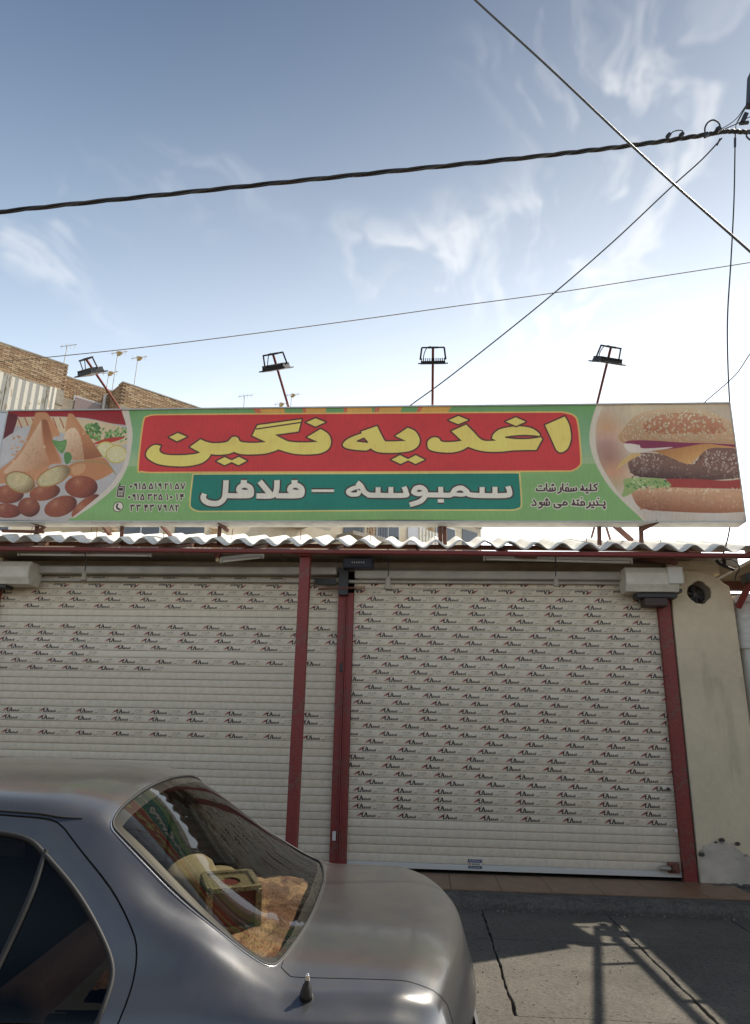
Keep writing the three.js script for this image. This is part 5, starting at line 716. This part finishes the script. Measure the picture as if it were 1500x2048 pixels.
  const sc = add('rear_window', meshOf(screen, -0.003), glassM, car); trim('rubber_seal', rearScreen, 'top', 0.0055, -0.001, M.rubber, sc); trim('bright_strip', inset(rearScreen, -0.0075), 'top', 0.0022, 0.0005, M.chrome, sc);
  const ws = add('windscreen', meshOf(wind, -0.003), glassM, car); trim('rubber_seal', windscreen, 'top', 0.011, -0.001, M.rubber, ws);
  // a dark printed border inside the rear glass
  { const inner = inset(rearScreen, 0.035); const [, ring] = split(screen, inner, 0, 2, () => true); add('glass_border', meshOf(ring, -0.007), M.black, sc); }
  for (const [d, gl, side, door, glass] of doors) {
    const dm = add('door', meshOf(d), paint, car); const gm = add('window', meshOf(gl, -0.006), sideGlass, dm); trim('window_seal', glass, side, 0.008, -0.002, M.rubber, dm);
    const hx = door === rearDoor ? -1.45 : -2.25, [hp] = cast(hx, 0.76, side); const hg = new RoundedBoxGeometry(0.18, 0.03, 0.02, 2, 0.008); hg.translate(hp.x, hp.y, hp.z + side * 0.008); add('handle', hg, M.black, dm);
    if (door === rearDoor) { const P = [[-1.219, 1.27], [-1.222, 1.17], [-1.249, 1.035], [-1.285, 0.88]].map(([a, b]) => { const [p, n] = cast(a, b, side); return p.addScaledVector(n, -0.003); }); add('window_divider', tube(P, 0.009), M.rubber, dm); }
  }
  // the roof's drip channels run from the screen pillars forward
  for (const sd of [1, -1]) { const P = []; for (let x = -2.35; x <= -1.09; x += 0.06) { const c = grid[clamp(Math.round((x + 4.40) / 4.435 * NX), 0, NX)]; let bj = 0, bd = 9; for (let j = 0; j < NW; j++) { const q = Math.abs(c[j][1] - (top(x) - 0.022)) + (c[j][2] * sd < 0 ? 9 : 0); if (q < bd) { bd = q; bj = j; } } P.push(V(x, c[bj][1] + 0.002, c[bj][2])); } const g = tube(P, 0.003); add('drip_channel', g, M.rubber, car); }
  // aerial stub on the rear wing
  { const [p, n] = cast(-0.435, 0.708, 'top'); const g = new THREE.LatheGeometry([[0, 0.062], [0.004, 0.061], [0.0065, 0.055], [0.0065, 0.044], [0.010, 0.040], [0.014, 0.026], [0.0175, 0.010], [0.0185, -0.004], [0, -0.004]].map((q) => new THREE.Vector2(...q)), 16); g.scale(1, 0.8, 1); g.rotateX(0.18); g.rotateZ(-0.05); g.translate(p.x, p.y, p.z); const a = add('aerial', g, M.black, car); const t = new THREE.LatheGeometry([[0, 0.076], [0.003, 0.075], [0.0055, 0.07], [0.0072, 0.058], [0.0072, 0.052], [0, 0.052]].map((q) => new THREE.Vector2(...q)), 14); t.scale(1, 0.8, 1); t.rotateX(0.18); t.rotateZ(-0.05); t.translate(p.x, p.y, p.z); add('metal_tip', t, M.chrome, a); }
  // tail, lamps, bumpers, wheels
  const capShape = (x, y0) => { const r = grid[x > -1 ? NX : 0], s2 = new THREE.Shape(); r.forEach((p, i) => (i ? s2.lineTo(p[2], p[1]) : s2.moveTo(p[2], p[1]))); s2.closePath(); const g = new THREE.ShapeGeometry(s2); g.rotateY(x > -1 ? Math.PI / 2 : Math.PI / 2); g.scale(1, 1, -1); g.translate(x, 0, 0); g.computeVertexNormals(); return g; };
  add('rear_panel', metric(capShape(0.034)), paint, car); add('front_panel', metric(capShape(-4.399)), paint, car);
  const lampM = phys(0.30, 0.012, 0.010, { roughness: 0.15, clearcoat: 1 });
  for (const sd of [1, -1]) { const g = new RoundedBoxGeometry(0.07, 0.17, 0.34, 3, 0.02); g.translate(-0.012, 0.66, sd * 0.53); add('tail_light', g, lampM, car); const h = new RoundedBoxGeometry(0.08, 0.13, 0.34, 3, 0.02); h.translate(-4.385, 0.62, sd * 0.40); add('headlight', h, mat(0.7, 0.72, 0.72, 0.1), car); }
  add('rear_bumper', new RoundedBoxGeometry(0.16, 0.22, 1.62, 4, 0.05).translate(0.03, 0.45, 0), mat(0.12, 0.12, 0.125, 0.5), car); add('front_bumper', new RoundedBoxGeometry(0.16, 0.24, 1.5, 4, 0.05).translate(-4.40, 0.40, 0), mat(0.12, 0.12, 0.125, 0.5), car);
  add('number_plate', new RoundedBoxGeometry(0.012, 0.11, 0.52, 1, 0.004).translate(0.042, 0.66, 0), mat(0.7, 0.7, 0.68, 0.5), car);
  for (const [wx, sd] of [[-0.98, 1], [-0.98, -1], [-3.64, 1], [-3.64, -1]]) { const w = new THREE.Group(); w.name = 'wheel'; w.position.set(wx, 0.305, sd * 0.70); car.add(w); const ty = new THREE.TorusGeometry(0.225, 0.08, 12, 28); ty.scale(1, 1, 1.15); add('tyre', ty, M.rubber, w); const ri = new THREE.CylinderGeometry(0.2, 0.2, 0.12, 24); ri.rotateX(Math.PI / 2); add('rim', ri, mat(0.45, 0.45, 0.45, 0.4, { metalness: 0.6 }), w); const hc = new THREE.CylinderGeometry(0.05, 0.06, 0.03, 16); hc.rotateX(Math.PI / 2); hc.translate(0, 0, sd * 0.07); add('hub_cap', hc, M.blackMetal, w); const ar = new THREE.TorusGeometry(0.325, 0.02, 8, 28, Math.PI); ar.translate(0, 0, sd * 0.125); add('wheel_arch', ar, M.black, w); }
  // inside
  const trimM = mat(0.06, 0.057, 0.054, 0.85), seatM = surf(0.9, 256, 0.5, (u, v) => T([0.055, 0.026, 0.020], 0.7 + 0.6 * fbm(u * 16, v * 16, 3, 421, 16)), null);
  add('floor_pan', box(-3.3, -0.4, 0.22, 0.28, -0.76, 0.76), trimM, car); add('parcel_shelf', box(-1.12, -0.50, 0.865, 0.885, -0.66, 0.66), trimM, car); add('bulkhead', box(-1.13, -1.09, 0.28, 0.88, -0.7, 0.7), trimM, car); add('boot_floor', box(-1.08, -0.02, 0.3, 0.33, -0.7, 0.7), trimM, car); add('dashboard', box(-3.02, -2.72, 0.55, 0.9, -0.68, 0.68, 0.06), trimM, car);
  const seat = (name, x, z, w, hTop, head) => { const g = new RoundedBoxGeometry(0.16, hTop - 0.42, w, 3, 0.06); g.rotateZ(0.16); g.translate(x, (hTop + 0.42) / 2, z); const o = add(name, g, seatM, car); const q = new RoundedBoxGeometry(0.5, 0.16, w, 3, 0.06); q.translate(x - 0.32, 0.45, z); add('cushion', q, seatM, o); if (head) { const h = new RoundedBoxGeometry(0.09, 0.17, 0.26, 3, 0.04); h.translate(x + 0.06, hTop + 0.12, z); add('headrest', h, seatM, o); } };
  seat('rear_seat', -1.22, 0, 1.32, 0.93, false); seat('front_seat', -2.05, 0.36, 0.5, 0.96, true); seat('front_seat', -2.05, -0.36, 0.5, 0.96, true);
  { const w = new THREE.TorusGeometry(0.18, 0.014, 8, 28); w.rotateY(Math.PI / 2 - 0.4); w.translate(-2.62, 0.86, 0.36); add('steering_wheel', w, M.black, car); }
  for (const sd of [1, -1]) { const p = []; for (let x = -0.60; x >= -1.0; x -= 0.1) p.push(V(x, top(x) - 0.02, sd * (wTop(x) - 0.05))); }
  car.updateMatrixWorld(true);
  // things lying on the parcel shelf
  const inCar = (o) => { o.applyMatrix4(car.matrixWorld); return o; };
  { // furry brown cover
    const g = new THREE.PlaneGeometry(0.52, 1.2, 70, 150); g.rotateX(-Math.PI / 2); const p = g.attributes.position; for (let i = 0; i < p.count; i++) { const x = p.getX(i), z = p.getZ(i); p.setY(i, 0.02 + 0.05 * fbm(x * 5 + 3, z * 4, 4, 431) + 0.014 * fbm(x * 40, z * 40, 2, 432) - 0.02 * sstep(0.5, 0.62, Math.abs(z))); } g.computeVertexNormals(); g.translate(-0.785, 0.872, 0);
    const m = surf(1, 512, 0.9, (u, v) => { const a = fbm(u * 7, v * 7, 4, 433, 7), s2 = fbm(u * 60, v * 60, 2, 434, 60), w = sstep(0.4, 0.62, a); return [mix(0.16, 0.36, w) * (0.85 + 0.3 * s2), mix(0.085, 0.235, w) * (0.85 + 0.3 * s2), mix(0.05, 0.13, w) * (0.85 + 0.3 * s2)]; }, (u, v) => fbm(u * 90, v * 90, 3, 435, 90), 0.004);
    const o = add('fur_cover', g, m); inCar(o); tag(o, 'brown fluffy cover spread over the car parcel shelf', 'cover');
  }
  { // tissue box with ornate gold edges
    const t = thing('tissue_box', 'ornate gold and maroon tissue box behind the car rear window', 'tissue box', [-0.80, 0.915, 0.0]); t.rotation.y = 0.35; t.updateMatrix(); const gold = surf(0.35, 256, 0.05, (u, v) => T([0.27, 0.24, 0.14], 0.3 + 1.2 * fbm(u * 9, v * 9, 3, 441, 9)), (u, v) => fbm(u * 12, v * 12, 3, 442, 12), 0.004, { metalness: 0.5 }), W = 0.085, D = 0.11, H = 0.125;
    add('panel', box(-W, W, 0, H, -D, D), mat(0.10, 0.018, 0.016, 0.5), t); const E = 0.012, bars = []; for (const a of [-1, 1]) for (const q of [-1, 1]) { bars.push(box(a * W - E, a * W + E, -0.002, H + 0.004, q * D - E, q * D + E, 0.004), box(-W, W, (a > 0 ? H : 0) - 0.003, (a > 0 ? H : 0) + 0.016, q * D - E * 0.9, q * D + E * 0.9, 0.004), box(a * W - E * 0.9, a * W + E * 0.9, (q > 0 ? H : 0) - 0.003, (q > 0 ? H : 0) + 0.015, -D, D, 0.004)); }
    add('gold_edge', bars, gold, t); const s2 = new THREE.Shape(); s2.absellipse(0, 0, W, D, 0, 7); const h = new THREE.Path(); h.absellipse(0, 0, W * 0.42, D * 0.5, 0, Math.PI * 2, true); const sq = new THREE.Shape(); sq.moveTo(-W, -D); sq.lineTo(W, -D); sq.lineTo(W, D); sq.lineTo(-W, D); sq.closePath(); sq.holes.push(h); const tg = new THREE.ExtrudeGeometry(sq, { depth: 0.006, bevelEnabled: false }); tg.rotateX(-Math.PI / 2); tg.translate(0, H, 0); add('lid', metric(tg), gold, t);  inCar(t);
  }
  { // straw hat tipped on its brim
    const t = thing('straw_hat', 'pale straw hat with a dark band behind the car rear window', 'hat', [-0.975, 0.945, -0.20]); t.rotation.set(0.35, 0, 0.25); t.updateMatrix(); const straw = surf(0.8, 256, 0.06, (u, v) => T([0.60, 0.52, 0.32], 0.8 + 0.3 * fbm(u * 20, v * 20, 2, 451, 20)), (u, v) => 0.5 + 0.5 * Math.sin(u * 80) * Math.sin(v * 80), 0.002);
    add('crown', new THREE.LatheGeometry([[0, 0.135], [0.04, 0.134], [0.078, 0.122], [0.096, 0.095], [0.102, 0.05], [0.106, 0.0]].map((q) => new THREE.Vector2(...q)), 32), straw, t); add('brim', new THREE.LatheGeometry([[0.104, 0.002], [0.14, -0.008], [0.17, -0.004], [0.175, 0.002], [0.14, -0.002], [0.104, 0.008]].map((q) => new THREE.Vector2(...q)), 36), straw, t); add('band', new THREE.LatheGeometry([[0.1055, 0.006], [0.1085, 0.006], [0.1065, 0.032], [0.1035, 0.032], [0.1055, 0.006]].map((q) => new THREE.Vector2(...q)), 32), M.black, t); inCar(t);
  }
}

renderer.render(scene, camera);
